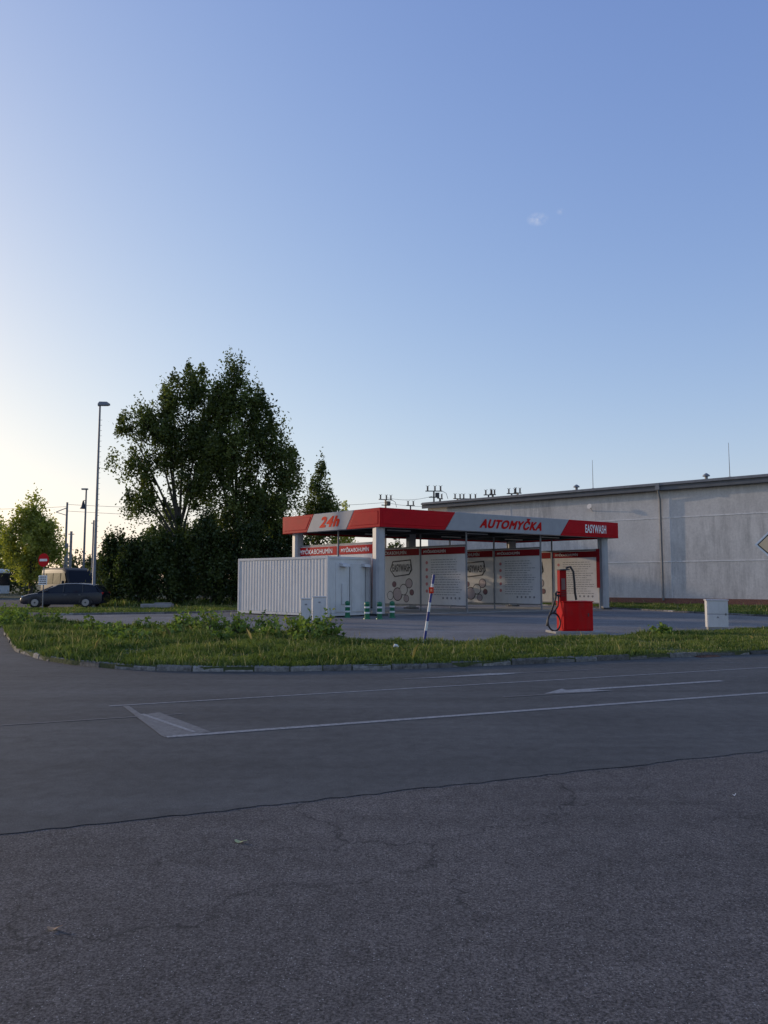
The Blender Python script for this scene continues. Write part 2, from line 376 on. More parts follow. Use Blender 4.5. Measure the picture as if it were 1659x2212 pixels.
def strip(name,pts,w,m,z=.012):
    a=Vector(pts[0]);b=Vector(pts[1]);d=(b-a).normalized();n=Vector((-d.y,d.x))*w/2
    sheet(name,[a-n,b-n,b+n,a+n],z,m)
a=Vector((-2.104,7.61)); strip('road_marking',(a,a+Vector((.926,.3788))*60),.10,PAINT)
a=Vector((-3.328,9.47)); strip('road_marking',(a,a+Vector((.922,.388))*60),.055,PAINT)
sheet('road_marking',[(-2.12,7.58),(-1.73,7.86),(-2.587,9.02),(-2.80,8.80)],.0115,PAINT2)
sheet('road_marking',[(-2.16,7.64),(-2.06,7.66),(-3.10,9.5),(-3.16,9.47)],.0128,PAINT2)
strip('road_marking',((-1.9,7.85),(-2.75,8.9)),.05,PAINT,.0136)
strip('road_marking',((-6.2,7.3),(-2.3,8.92)),.035,PAINT2,.0122)
strip('road_marking',((.29,12.09),(3.81,13.49)),.05,PAINT2,.0122)
sheet('road_marking',[(.4,12.08),(1.9,12.62),(2.35,12.92),(1.75,12.82)],.0132,PAINT)
strip('road_marking',((5.14,11.87),(2.55,10.80)),.12,PAINT,.0122)
sheet('road_marking',[(2.14,10.48),(3.2,10.82),(2.85,10.86),(2.55,10.76),(2.5,10.98)],.0132,PAINT)
strip('road_marking',((1.54,10.18),(3.1,10.78)),.035,PAINT2,.0142)

# ------------------------------------------------------------------ foliage helpers
def leaf_cloud(name,C,size,tint,m,asp=.55,parent=None,off=(0,0,0)):
    n=len(C); size=np.broadcast_to(size,(n,))
    a=rng.normal(size=(n,3)); a/=np.linalg.norm(a,axis=1)[:,None]
    b=np.cross(a,rng.normal(size=(n,3))); b/=np.linalg.norm(b,axis=1)[:,None]
    s=(size*rng.uniform(.6,1.3,n))[:,None]; C=C-np.array(off)
    V=np.stack([C-a*s,C+b*s*asp,C+a*s,C-b*s*asp],1).reshape(-1,3)
    return quads(name,V,np.repeat(tint,4),m,4,parent)
def quads(name,V,tint,m,k,parent=None):
    me=bpy.data.meshes.new(name); nv=len(V); nf=nv//k
    me.vertices.add(nv); me.vertices.foreach_set('co',V.astype(np.float32).ravel())
    me.loops.add(nv); me.loops.foreach_set('vertex_index',np.arange(nv,dtype=np.int32))
    me.polygons.add(nf); me.polygons.foreach_set('loop_start',np.arange(0,nv,k,dtype=np.int32))
    me.update(calc_edges=True); me.materials.append(m)
    at=me.attributes.new('tint','FLOAT','POINT'); at.data.foreach_set('value',np.clip(tint,0,1).astype(np.float32))
    ob=bpy.data.objects.new(name,me); COL.objects.link(ob)
    if parent: ob.parent=parent
    return ob
def crown_pts(lobes,nclump,per,cr,shell=.45,vert=1.):
    lob=np.array(lobes,float); wt=lob[:,3]*lob[:,4]*lob[:,5]; wt=wt**.72; wt/=wt.sum()
    idx=rng.choice(len(lob),nclump,p=wt); d=rng.normal(size=(nclump,3)); d/=np.linalg.norm(d,axis=1)[:,None]
    rad=rng.uniform(0,1,nclump)**shell
    cc=lob[idx,:3]+d*rad[:,None]*lob[idx,3:6]
    cs=rng.uniform(.45,1.4,nclump)*cr
    g=rng.normal(size=(nclump*per,3))*np.repeat(cs,per)[:,None]*np.array([.5,.5,.62*vert])
    zz=g[:,2]/(np.repeat(cs,per)*.62*vert); tp=np.clip(1-.28*zz,.3,1.6); g[:,0]*=tp; g[:,1]*=tp
    P=np.repeat(cc,per,0)+g
    t=np.repeat(rng.normal(.42,.27,nclump),per)+rng.normal(0,.14,nclump*per)
    return P,t,cc
def tree(name,label,base,lobes,nclump=230,per=110,cr=.62,leaf=.14,m=LEAF,trunk_r=.28,cat='tree',shell=.45,nb=26,group=None,vert=1.):
    e=empty(name,base,label,cat,group)
    P,t,cc=crown_pts(lobes,nclump,per,cr,shell,vert)
    mb=MB(); bx,by=base[0],base[1]; zt=max(l[2] for l in lobes)
    big=[Vector(l[:3]) for l in lobes]
    top=Vector((bx+random.uniform(-.3,.3),by,zt*.45))
    mb.path([(bx,by,-.05),(bx+.05,by,zt*.12),(bx-.05,by,zt*.28),top],[trunk_r*1.25,trunk_r,trunk_r*.85,trunk_r*.6],10)
    for c in big:
        z0=min(c.z*.5,zt*.4)*random.uniform(.55,1.); s=Vector((bx,by,max(z0,.5)))
        mid=s.lerp(c,.5)+Vector((random.uniform(-.3,.3),random.uniform(-.3,.3),.3))
        mb.path([s,mid,c+Vector((0,0,.2))],[trunk_r*.36,trunk_r*.22,trunk_r*.06],7)
    for i in rng.choice(len(cc),min(nb*3,len(cc)),replace=False):
        c=Vector(cc[i]); n=min(big,key=lambda q:(q-c).length)
        mb.path([n.lerp(Vector((bx,by,n.z*.7)),.35),n.lerp(c,.5)+Vector((0,0,-.15)),c],[trunk_r*.13,trunk_r*.08,trunk_r*.03],5)
    part(e,'trunk',mb,BARK)
    leaf_cloud('crown',P,leaf,t,m,parent=e,off=base)
    return e

Y=51
tree('poplar_tree','tall broad dark green tree with several rising limbs',(-13.6,51,0),[
 (-12.9,Y,14.5,1.0,1.2,1.8),(-14.4,Y,13.6,1.0,1.2,1.7),(-15.9,Y,11.8,1.2,1.4,1.4),(-17.3,Y,12.1,.7,.8,.9),(-17.5,Y,9.6,.8,.8,.7),
 (-16.2,Y,9.0,1.2,1.4,1.1),(-14.3,Y,10.9,1.8,2.2,2.0),(-12.4,Y,11.4,1.6,2.0,2.6),(-15.9,Y,6.7,1.3,1.4,1.2),(-12.6,Y,7.8,1.5,2,1.6),(-11.6,Y,13.0,1.0,1.4,1.4)],
 nclump=320,per=108,cr=.52,leaf=.105,vert=1.25)
Y=50
tree('poplar_tree','tall pointed dark green tree, densest of the group',(-9.6,50,0),[
 (-10.0,Y,15.0,.65,.8,1.6),(-10.4,Y,13.3,1.2,1.5,1.6),(-8.7,Y,13.0,1.1,1.4,1.7),(-7.7,Y,11.2,1.2,1.6,1.7),(-6.8,Y,9.3,1.2,1.5,1.7),
 (-9.8,Y,9.8,1.9,2.3,2.7),(-5.9,Y,8.2,.8,1,1.1),(-7.3,Y,6.4,1.8,2,1.8),(-9.5,Y,6.2,1.9,2.1,1.9),(-11.2,Y,9.4,1.1,1.4,2.2)],
 nclump=390,per=108,cr=.50,leaf=.105,vert=1.25)
def shrub(x,y,h,wd,label,m=LEAFD,n=110,per=110,leaf=.105,name='tall_shrub'):
    lobes=[(x,y,h*.3,wd*.5,wd*.5,h*.3),(x-wd*.2,y,h*.62,wd*.36,wd*.4,h*.32),(x+wd*.25,y,h*.55,wd*.3,wd*.4,h*.28),(x+random.uniform(-.3,.3),y,h*.82,wd*.2,wd*.25,h*.2)]
    return tree(name,label,(x,y,0),lobes,nclump=n,per=per,cr=.42,leaf=leaf,m=m,trunk_r=.1,cat='shrub',shell=.5,nb=8,group='shrubs under the tall trees',vert=1.3)
for (x,y,h,wd) in [(-17.6,50.5,4.8,1.7),(-15.7,49.5,4.6,2.8),(-13.4,49,5.4,3.0),(-10.8,48.3,5.8,3.4),(-8.3,48.2,5.8,3.4),(-6.0,48.8,5.2,3.0)]:
    shrub(x,y,h,wd,'dense dark leafy shrub at the foot of tall trees')
tree('slender_tree','slender pointed young tree behind the wash canopy',(-5.1,60,0),[(-5.0,60,10.2,.35,.5,1.1),(-5.1,60,8.8,.8,1,1.2),(-4.6,60,7.2,1.1,1.3,1.2),(-5.6,60,7,1.0,1.2,1.2),(-5,60,5.4,1.3,1.4,1.4)],nclump=85,per=90,cr=.42,leaf=.12,m=LEAF,trunk_r=.14,vert=1.4)
tree('slender_tree','small yellowish tree tip behind the wash canopy',(-3.7,70,0),[(-3.8,70,8,.4,.6,.9),(-3.6,70,6.6,.8,1,1.2),(-3.8,70,5,1.1,1.3,1.4)],nclump=50,per=80,cr=.4,leaf=.12,m=LEAFY,trunk_r=.12)
tree('birch_tree','yellow-green backlit tree behind the parked van',(-28.4,62,0),[(-28.3,62,7.3,.7,.9,1.1),(-29.2,62,6.3,1.0,1.2,1.2),(-27.3,62,5.8,1.0,1.2,1.3),(-29.8,62,4.4,1.1,1.3,1.4),(-28.2,62,4.6,1.5,1.6,1.6),(-26.7,62,4.2,.8,1,1.2),(-28.3,62,2.8,2,1.8,1.3)],nclump=190,per=90,cr=.45,leaf=.115,m=LEAFY,trunk_r=.16,vert=1.2)
tree('birch_tree','yellow-green tree beyond the parked bus',(-41,80,0),[(-41,80,7.6,1.2,1.3,1.4),(-42,80,6,1.8,2,1.8),(-39.6,80,5,1.4,1.6,1.6),(-41,80,3.6,2.4,2,1.6)],nclump=110,per=80,cr=.6,leaf=.16,m=LEAFY,trunk_r=.18)
for (x,y,h) in ((-11.5,73,10.5),(-16.5,71,8.5),(-21.5,77,9.5)):  # hidden trees added to dapple the sunlight on the warehouse wall
    tree('poplar_tree','rounded green tree added behind the poplars to dapple the wall',(x,y,0),[(x,y,h*.85,1.2,1.2,h*.13),(x-1.2,y,h*.62,1.6,1.6,h*.18),(x+1.3,y,h*.6,1.6,1.6,h*.18),(x,y,h*.4,2.3,2,h*.18)],nclump=100,per=80,cr=.6,leaf=.14,m=LEAF,trunk_r=.18,group='hidden trees added to dapple the wall')
lob=[]
for i in range(70):
    x=-85+i*1.5+random.uniform(-.8,.8); y=random.uniform(92,112); h=random.uniform(4.0,7.5) if x<2 else random.uniform(4,6.5)
    lob.append((x,y,h*.45,2.2,2.2,h*.5))
P,t,cc=crown_pts(lob,1300,42,.8,.6)
P[:,2]=np.abs(P[:,2]); ob=leaf_cloud('distant_woods',P,.24,t,FAR); ob['kind']='stuff'

# ------------------------------------------------------------------ grass
def inpoly(P,poly):
    x,y=P[:,0],P[:,1]; ins=np.zeros(len(P),bool); n=len(poly)
    for i in range(n):
        x1,y1=poly[i]; x2,y2=poly[(i+1)%n]
        c=((y1>y)!=(y2>y))&(x<(x2-x1)*(y-y1)/((y2-y1)+1e-12)+x1); ins^=c
    return ins
def fbm(P,s,o=0):
    return np.array([noise.noise((p[0]*s+o,p[1]*s,o)) for p in P])
def grass(name,poly,n,z,h0,h1,wd=.016,xl=(-20,18),grow=None):
    poly=np.array(poly); lo=poly.min(0);hi=poly.max(0); lo[0]=max(lo[0],xl[0]);hi[0]=min(hi[0],xl[1])
    P=rng.uniform(lo,hi,(n*4,2)); P=P[inpoly(P,poly)]
    P=P[np.abs(P[:,0])<.6*P[:,1]+2][:n]
    k=len(P); f=fbm(P,.9,5)+.5*fbm(P,2.7,9); g=fbm(P,.45,21)
    keep=rng.uniform(-.9,1,k)<f+.8; P=P[keep];f=f[keep];g=g[keep];k=len(P)
    h=np.clip((h0+(h1-h0)*(f*.7+.4)),h0*.6,h1*1.2)*rng.uniform(.45,1.25,k)
    if grow is not None: h*=grow(P)
    tall=rng.uniform(0,1,k)>.988; h[tall]*=2.2
    ang=rng.uniform(0,2*np.pi,k); wv=np.stack([np.cos(ang),np.sin(ang),np.zeros(k)],1)*(wd*rng.uniform(.5,1.3,k))[:,None]
    wv[tall]*=.6
    lean=rng.normal(0,.34,(k,2))*h[:,None]
    B0=np.column_stack([P,np.full(k,z)]); mid=B0+np.column_stack([lean*.3,h*.62]); T=B0+np.column_stack([lean,h*np.sqrt(np.clip(1-(lean**2).sum(1)/(h*h+1e-9)*.4,.2,1))])
    V=np.stack([B0-wv,B0+wv,mid+wv*.7,T,mid-wv*.7],1).reshape(-1,3)
    t=.36+f*.4+g*.25+rng.normal(0,.13,k); t=np.clip(t,0,.78)
    dry=rng.uniform(0,1,k)<np.clip(.03+g*.25,.01,.3); t[dry]=1.; t[tall]=.97
    ob=quads(name,V,np.repeat(t,5),GRASSM,5); ob['kind']='stuff'
def grow(P): return np.clip(1.0-.03*P[:,0],.75,1.35)
grass('verge_grass',isl,250000,.075,.05,.19,.010,grow=grow)
grass('tree_verge_grass',vl,16000,.06,.06,.16,.022,(-22,0))
grass('building_verge_grass',vr,30000,.05,.06,.2,.022,(8,34))
und=[(-19,47.2),(-4.5,47.2),(-4.5,54),(-19,54)]
grass('rough_grass',und,9000,0,.2,.6,.04)

def weed(x,y,h,wd,n,label='low leafy weed bush growing in the verge',yel=False):
    e=empty('weed_bush',(x,y,.09),label,'bush','leafy weeds in the grass verge')
    mb=MB(); C=[];T=[]; sx=random.gauss(0,.08)
    for i in range(n):
        a=random.uniform(0,6.28); rr=wd*math.sqrt(random.random()); hx=h*random.uniform(.35,1.25)*(1-.45*rr/wd)
        bx,by=x+.35*rr*math.cos(a),y+.35*rr*math.sin(a); tx,ty=x+rr*math.cos(a)+sx,y+rr*math.sin(a)
        mb.path([(bx,by,.05),((bx+tx)/2,(by+ty)/2,.09+hx*.6),(tx,ty,.09+hx)],[.007,.005,.003],4)
        tb=random.gauss(.5,.2)
        for k in range(14):
            t=random.uniform(.3,1.05); C.append((bx+(tx-bx)*t+random.gauss(0,.045),by+(ty-by)*t+random.gauss(0,.045),.09+hx*t+random.gauss(0,.025))); T.append(random.gauss(tb,.12))
    part(e,'stem',mb,BARK)
    leaf_cloud('foliage',np.array(C),.06,np.clip(np.array(T),0,1 if yel else .8),LEAFS,.6,parent=e,off=(x,y,.09))
for x,y,h,wd,n in [(-5.9,22.9,.62,.6,26),(-4.9,22.2,.78,.65,32),(-4.0,21.6,.6,.55,24),(-3.1,20.9,.66,.5,26),(-2.1,19.9,.74,.55,32),(-1.35,19.0,.72,.45,30),(-1.75,18.6,.5,.4,18),(-2.9,19.6,.42,.4,16),(-5.6,20.6,.4,.5,18),(-3.9,19.1,.36,.4,14),
                   (-13.2,27.2,.6,.8,30),(-12.3,26.2,.65,.8,30),(-11.2,25.8,.5,.6,22),(-8.3,22.4,.42,.8,30),(-6.8,19.8,.4,.7,28),(-5.9,18.2,.35,.5,20),(-7.2,23.2,.4,.5,20),(7.6,20.9,.3,.4,14),(-11.6,24.2,.45,.6,20)]:
    weed(x,y,h,wd,n,yel=random.random()<.4)
mb=MB()
for i in range(90):
    x=random.uniform(-3,12); y=13.7+x*.37+random.uniform(.6,4.)
    if x<0: y=random.uniform(14.2,18)
    z=random.uniform(.18,.28); mb.add([(x-.018,y,z),(x,y-.018,z+.012),(x+.018,y,z),(x,y+.018,z+.012)],[(0,1,2,3)])
ob=mkmesh('wild_flowers',mb,mat('flower_yellow',(.6,.48,.08),.6),smooth=False,recalc=False); ob['kind']='stuff'

# ------------------------------------------------------------------ car wash
C0=Vector((-.17,34.1,0)); Lp=Vector((-5.2,39.4,0)); Rp=Vector((13.1,43.0,0)); Lv=Lp-C0; Rv=Rp-C0; Q=Lp+Rp-C0
Z=Vector((0,0,1)); ZB,ZT=3.96,4.83
cw=empty('car_wash',C0,'red and grey self-service car wash canopy with printed bay screens','car wash')
nR=Vector((Rv.y,-Rv.x,0)).normalized()
nL=Vector((-Lv.y,Lv.x,0)).normalized()
if nL.dot(-C0)<0: nL=-nL
if nR.dot(-C0)<0: nR=-nR
def face_panel(A,V,n,b0,b1,t0,t1,m,lift=0,zb=ZB,zt=ZT,name='fascia_panel',th=.09):
    pts=[A+V*b0+Z*zb,A+V*b1+Z*zb,A+V*t1+Z*zt,A+V*t0+Z*zt]
    mb=MB(); mb.plate([p-n*(.08-lift) for p in pts],n,th); return part(cw,name,mb,m,bevel=.02)
def inset(A,V,n,b0,b1,t0,t1,mg,m):
    hh=ZT-ZB; L0=V.length; q=mg/L0
    f=mg/hh
    B0=b0+(t0-b0)*f+q; T0=b0+(t0-b0)*(1-f)+q; B1=b1+(t1-b1)*f-q; T1=b1+(t1-b1)*(1-f)-q
    return face_panel(A,V,n,B0,B1,T0,T1,m,lift=.055,zb=ZB+mg,zt=ZT-mg,name='fascia_inset',th=.05)
for (A,V,n,segs) in ((C0,Rv,nR,[(0,.229,0,.2695,RED),(.2305,.712,.271,.756,GREYP),(.7135,1,.7575,1,RED)]),
                     (C0,Lv,nL,[(0,.314,0,.238,RED),(.317,.724,.241,.649,GREYP),(.727,1,.652,1,RED)])):
    for b0,b1,t0,t1,m in segs:
        face_panel(A,V,n,b0,b1,t0,t1,m)
        if m is RED: inset(A,V,n,b0,b1,t0,t1,.13,RED)
for A,Bq in ((Lp,Q),(Rp,Q)):
    d=(Bq-A); n=Vector((d.y,-d.x,0)).normalized()*.1
    mb=MB(); mb.obox(A+d*.004+Z*ZB,d*.992,n,Z*(ZT-ZB)); part(cw,'rear_fascia',mb,RED)
mb=MB(); c0=C0+(Rv*.006+Lv*.015); rv=Rv*.986; lv=Lv*.97
mb.obox(c0+Z*4.30,rv,lv,Z*.12)
for i in range(60):
    mb.obox(c0+rv*(i/60+.004)+Z*4.262,rv*.008,lv,Z*.036)
part(cw,'roof_deck',mb,SOFF,smooth=False)
for s in (.03,.3374,.653,.9417):
    mb=MB(); mb.obox(c0+rv*(s-.006)+Z*4.0,rv*.012,lv,Z*.26); part(cw,'roof_beam',mb,DSTEEL)
for k in (.08,.5,.93):
    mb=MB(); mb.obox(c0+lv*(k-.01)+Z*4.02,rv,lv*.02,Z*.22); part(cw,'roof_beam',mb,DSTEEL)
mb=MB(); mb.obox(c0+Z*(ZB+.01),rv,lv*.05,Z*.05); mb.obox(c0+Z*(ZB+.012),rv*.022,lv,Z*.05); part(cw,'soffit_trim',mb,GREYP)
for s,k in ((.14,.3),(.22,.75),(.45,.28),(.52,.7),(.8,.3),(.82,.7)):
    mb=MB(); p=c0+rv*s+lv*k+Z*3.99; mb.obox(p,rv*.085,lv*.012,Z*.05); part(cw,'strip_light',mb,TUBE)
def column(p,w=.48):
    mb=MB(); rz=math.atan2(Rv.y,Rv.x); h=w/2; c=.1
    pr=[(h-c,-h),(h,-h+c),(h,h-c),(h-c,h),(-h+c,h),(-h,h-c),(-h,-h+c),(-h+c,-h)]
    ca,sa=math.cos(rz),math.sin(rz); pr=[(p.x+x*ca-y*sa,p.y+x*sa+y*ca) for x,y in pr]
    mb.prism(pr,.02,4.28); part(cw,'column',mb,COLM)
    mb=MB(); mb.box((p.x,p.y,.06),(w+.12,w+.12,.1),rz); part(cw,'column_foot',mb,DSTEEL)
for s,k in ((.018,.06),(.962,.07),(.03,.92),(.955,.92),(.48,.93)):
    column(C0+Rv*s+Lv*k)
rdir=(-Lv).normalized(); pn=Vector((rdir.y,-rdir.x,0)).normalized()
if pn.dot(-C0)<0: pn=-pn
BUBF=mat('bubble_print',(.42,.36,.39),.5)
BUBD=mat('foam_print',(.16,.07,.10),.5)
def partition(s,idx):
    zb,zt=.32,3.30
    for j,(k0,k1) in enumerate(((.065,.475),(.49,.92))):
        Pn=C0+Rv*s+Lv*k0; Pf=C0+Rv*s+Lv*k1; wv=Pn-Pf; wl=wv.length
        mb=MB(); mb.obox(Pf+Z*zb-pn*.03,wv,pn*.03,Z*(zt-zb)); pan=part(cw,'bay_screen',mb,PANEL)
        for a,bq in ((Z*zb,Z*(zb+.06)),(Z*(zt-.03),Z*(zt+.05))):
            mb=MB(); mb.obox(Pf+a-pn*.045,wv,pn*.06,bq-a); part(pan,'frame_rail',mb,STEEL)
        hb=.42 if idx==0 else .34
        mb=MB(); mb.obox(Pf+wv*.01+Z*(zt-.06-hb)+pn*.018,wv*.98,pn*.004,Z*hb); part(pan,'header_band',mb,RED if idx==0 else REDD)
        sc_=1. if j==1 else .8; lh=.26*sc_ if idx==0 else .20*sc_; ww=1.3 if idx==0 else 1.
        o=Pf+wv*.06+Z*(zt-.06-hb/2-lh/2)
        lc=WHT if idx==0 else PANEL
        text_part(pan,'lettering','MYČKA',o,rdir,wl*.28*sc_*ww,lh*1.12,pn,lc,.0,thick=.026,fat=.03,shear=.12)
        text_part(pan,'lettering','BOHUMÍN',o+rdir*wl*.295*sc_*ww,rdir,wl*.34*sc_*ww,lh*1.12,pn,lc,.0,thick=.026,fat=.008)
        if idx==0: continue
        if j==0:
            mb=MB()
            for r in range(15):
                z=2.62-r*.125; x0=.23*wl; xe=x0+wl*random.uniform(.5,.68)
                x=x0
                while x<xe:
                    wd=random.uniform(.08,.26); mb.obox(Pf+rdir*x+Z*z+pn*.002,rdir*min(wd,xe-x),pn*.003,Z*.032); x+=wd+.045
            part(pan,'printed_text',mb,INK,smooth=False)
            for r in range(5):
                c=Pf+rdir*wl*.13+Z*(2.5-r*.36)+pn*.003
                mb=MB(); mb.plate([c+rdir*.085*math.cos(a)+Z*.085*math.sin(a) for a in [i*math.pi/8 for i in range(16)]],pn,.004)
                part(pan,'round_symbol',mb,PINK,smooth=False)
            for r in range(5):
                c=Pf+rdir*wl*(.5+r*.09)+Z*.72+pn*.003
                mb=MB(); mb.plate([c+rdir*.06*math.cos(a)+Z*.06*math.sin(a) for a in [i*math.pi/6 for i in range(12)]],pn,.004)
                part(pan,'pictogram',mb,INK,smooth=False)
        else:
            a=rdir; b=Z; c=Pf+rdir*wl*.60+Z*2.2
            def pt(x,y): return c+a*x+b*y+pn*.004
            mb=MB(); mb.plate([pt(-.95,-.05),(pt(-.75,.42)),pt(.62,.50),pt(.72,-.05),pt(.5,-.32),pt(-.6,-.42)],pn,.004); part(pan,'badge_outline',mb,BLACK,smooth=False)
            c=c+pn*.006
            mb=MB(); mb.plate([pt(-.87,-.04),(pt(-.69,.36)),pt(.56,.43),pt(.65,-.03),pt(.46,-.26),pt(-.56,-.36)],pn,.004); part(pan,'badge_face',mb,PANEL,smooth=False)
            text_part(pan,'lettering','EASYWASH',c-rdir*.74-Z*.14,rdir,1.34,.40,pn,BLACK,.0,thick=.014,fat=.018)
            for q,(bx,bz,r) in enumerate(((.95,1.45,.26),(.55,1.12,.30),(1.15,.98,.16),(.1,.88,.36),(-.45,.8,.24),(-.15,1.4,.16),(.75,.66,.2))):
                cc_=Pf+rdir*(wl*.45+bx)+Z*bz+pn*(.004+q*.0005)
                circ=lambda rr,off: [cc_+rdir*rr*math.cos(q_*math.pi/10)+Z*rr*math.sin(q_*math.pi/10)+pn*off for q_ in range(20)]
                mb=MB(); mb.plate(circ(r,0),pn,.003); bb_=part(pan,'soap_bubble',mb,BLACK,smooth=False)
                mb=MB(); mb.plate(circ(r*.86,.004),pn,.003); part(pan,'soap_bubble_face',mb,(BUBF,PANEL,BUBD)[q%3],smooth=False)
    for k in (.06,.482,.925):
        p=C0+Rv*s+Lv*k; mb=MB(); mb.tube((p.x,p.y,.02),(p.x,p.y,4.2),.045,n=10); part(cw,'post',mb,STEEL)
for i,s in enumerate((.03,.3374,.653,.935)): partition(s,i)
for s,k in ((.018,.105),(.925,.06)):
    p=C0+Rv*s+Lv*k; mb=MB(); mb.obox(p+Z*1.2+pn*.06,rdir*.2,pn*.03,Z*2.15); part(cw,'red_end_plate',mb,REDD if s>.5 else RED)
mb=MB(); mb.obox(C0+Rv*.02+Lv*.05+Z*.016,Rv*.95,Lv*.88,Z*.03); part(cw,'floor_slab',mb,CONC)
def on_face(A,V,n,s0,s1,z0,z1,body,m,flip=False,lift=.012,**kw):
    if flip: o=A+V*s1; d=-V; wd=V.length*(s1-s0)
    else: o=A+V*s0; d=V; wd=V.length*(s1-s0)
    text_part(cw,'lettering',body,o+Z*z0,d,wd,z1-z0,n,m,thick=lift+.004,**kw)
on_face(C0,Rv,nR,.362,.626,4.14,4.74,'AUTOMYČKA',LETR,bold=.0,shear=.42,fat=.062)
on_face(C0,Rv,nR,.832,.937,4.17,4.63,'EASYWASH',WHT,lift=.028,bold=.0,fat=.026)
on_face(C0,Lv,nL,.380,.590,4.13,4.66,'24h',LETO,flip=True,bold=.0,shear=.36,fat=.06)

# ------------------------------------------------------------------ container
P0=Vector((-2.39,32.75,0)); a_=Vector((-.75,.66,0)).normalized(); b_=Vector((a_.y,-a_.x,0)); LA,WB,HC=6.1,2.72,2.62
ct=empty('storage_container',P0,'white corrugated steel equipment container beside the car wash','container')
mb=MB()
def corr(o,d,n,l,z0,z1):
    t=.1; pts=[]; dep=.010; per=.2
    while t+per<l-.1:
        pts+= [(t,0),(t+.07,0),(t+.10,-dep),(t+.17,-dep)]; t+=per
    pts.append((l-.1,0))
    vs=[];fs=[]
    for q,(x,off) in enumerate(pts):
        p=o+d*x+n*(off-.02); vs+= [p+Z*z0,p+Z*z1]
        if q: k=2*q; fs.append((k-2,k,k+1,k-1))
    mb.add(vs,fs)
corr(P0,a_,-b_,LA,.18,HC-.1); corr(P0+b_*WB,a_,b_,LA,.18,HC-.1)
mb.obox(P0+b_*.08+a_*.03+Z*.18,b_*(WB-.16),a_*.02,Z*(HC-.28)); mb.obox(P0+b_*.08+a_*(LA-.05)+Z*.18,b_*(WB-.16),a_*.02,Z*(HC-.28))
part(ct,'wall',mb,CONT,smooth=False,recalc=False)
mb=MB()
for i in (0,1):
    for j in (0,1):
        mb.obox(P0+a_*(i*(LA-.12))+b_*(j*(WB-.12))+Z*.03,a_*.12,b_*.12,Z*(HC-.03))
for z in (.06,HC-.115):
    for j in (0,1): mb.obox(P0+a_*.12+b_*(j*(WB-.10)+.0)+Z*z,a_*(LA-.24),b_*.10,Z*.11)
    for i in (0,1): mb.obox(P0+b_*.12+a_*(i*(LA-.10))+Z*z,b_*(WB-.24),a_*.10,Z*.11)
part(ct,'frame',mb,CONT,bevel=.012)
mb=MB(); mb.obox(P0+a_*.05+b_*.05+Z*(HC-.03),a_*(LA-.1),b_*(WB-.1),Z*.025); part(ct,'roof',mb,CONT)
for t0 in (.5,1.5):
    mb=MB(); mb.obox(P0+b_*t0+a_*.004+Z*.22,b_*.92,a_*.028,Z*2.12); dr=part(ct,'door',mb,CONT,bevel=.012)
    mb=MB()
    mb.tube(P0+b_*(t0+.84)-a_*.02+Z*.3,P0+b_*(t0+.84)-a_*.02+Z*2.2,.016,n=8); part(dr,'locking_bar',mb,STEEL)
for t in (.92,2.30):
    mb=MB(); o=P0+b_*(t-.2)+a_*.0+Z*2.2
    mb.add([o,o+b_*.4,o+b_*.4-a_*.24-Z*.02,o-a_*.24-Z*.02,o+Z*.13,o+b_*.4+Z*.13,o+b_*.4-a_*.18+Z*.09,o-a_*.18+Z*.09],[(0,1,2,3),(4,5,6,7),(0,1,5,4),(1,2,6,5),(2,3,7,6),(3,0,4,7)])
    part(ct,'vent_hood',mb,CABG)
mb=MB(); mb.obox(P0+b_*.84-a_*.05+Z*.55,b_*.3,a_*.05,Z*.9); part(ct,'hatch',mb,CONT,bevel=.01)

# ------------------------------------------------------------------ utility cabinets
def cabinet(name,x,y,w_,d_,h,label,rz=.1,split=False,m=CABG,z0=0.):
    e=empty(name,(x,y,z0),label,'utility box')
    mb=MB(); mb.box((0,0,.05),(w_*.9,d_*.9,.10)); part(e,'base',mb,CONC,world=False)
    mb=MB(); mb.box((0,0,h/2+.05),(w_,d_,h-.10)); part(e,'body',mb,m,world=False,bevel=.008)
    mb=MB(); mb.box((0,0,h+.015),(w_+.05,d_+.05,.035)); part(e,'lid',mb,m,world=False,bevel=.01)
    if split:
        for z_,hh in ((.76,.40),(.33,.42)):
            mb=MB(); mb.box((0,-d_/2-.004,h*z_),(w_*.92,.014,h*hh)); part(e,'door',mb,m,world=False,bevel=.006)
        mb=MB(); mb.box((0,-d_/2-.002,h*.548),(w_*.98,.006,.018)); part(e,'seam',mb,INK,world=False)
        mb=MB(); mb.plate([(-.04,-d_/2-.014,h*.42),(.04,-d_/2-.014,h*.42),(0,-d_/2-.014,h*.42+.07)],(0,-1,0),.003); part(e,'warning_mark',mb,INK,world=False)
    else:
        mb=MB(); mb.box((0,-d_/2-.004,h*.5+.05),(w_*.84,.014,h*.74)); part(e,'door',mb,m,world=False,bevel=.006)
        mb=MB(); mb.box((0,-d_/2-.016,h*.8),(.08,.008,.05)); part(e,'nameplate',mb,INK,world=False)
    mb=MB(); mb.box((w_*.38,-d_/2-.018,h*.55),(.02,.014,.07)); part(e,'latch',mb,DSTEEL,world=False)
    e.rotation_euler=(0,0,rz); return e
cabinet('utility_cabinet',10.43,24.3,.62,.36,.93,'white two-door electrical cabinet standing in the grass',-.22,True)
cabinet('meter_box',-2.73,27.0,.36,.25,.92,'narrow grey-white meter box near the container',.15)
cabinet('meter_box',-2.42,28.9,.5,.28,.95,'wider grey-white meter box near the container',.15)

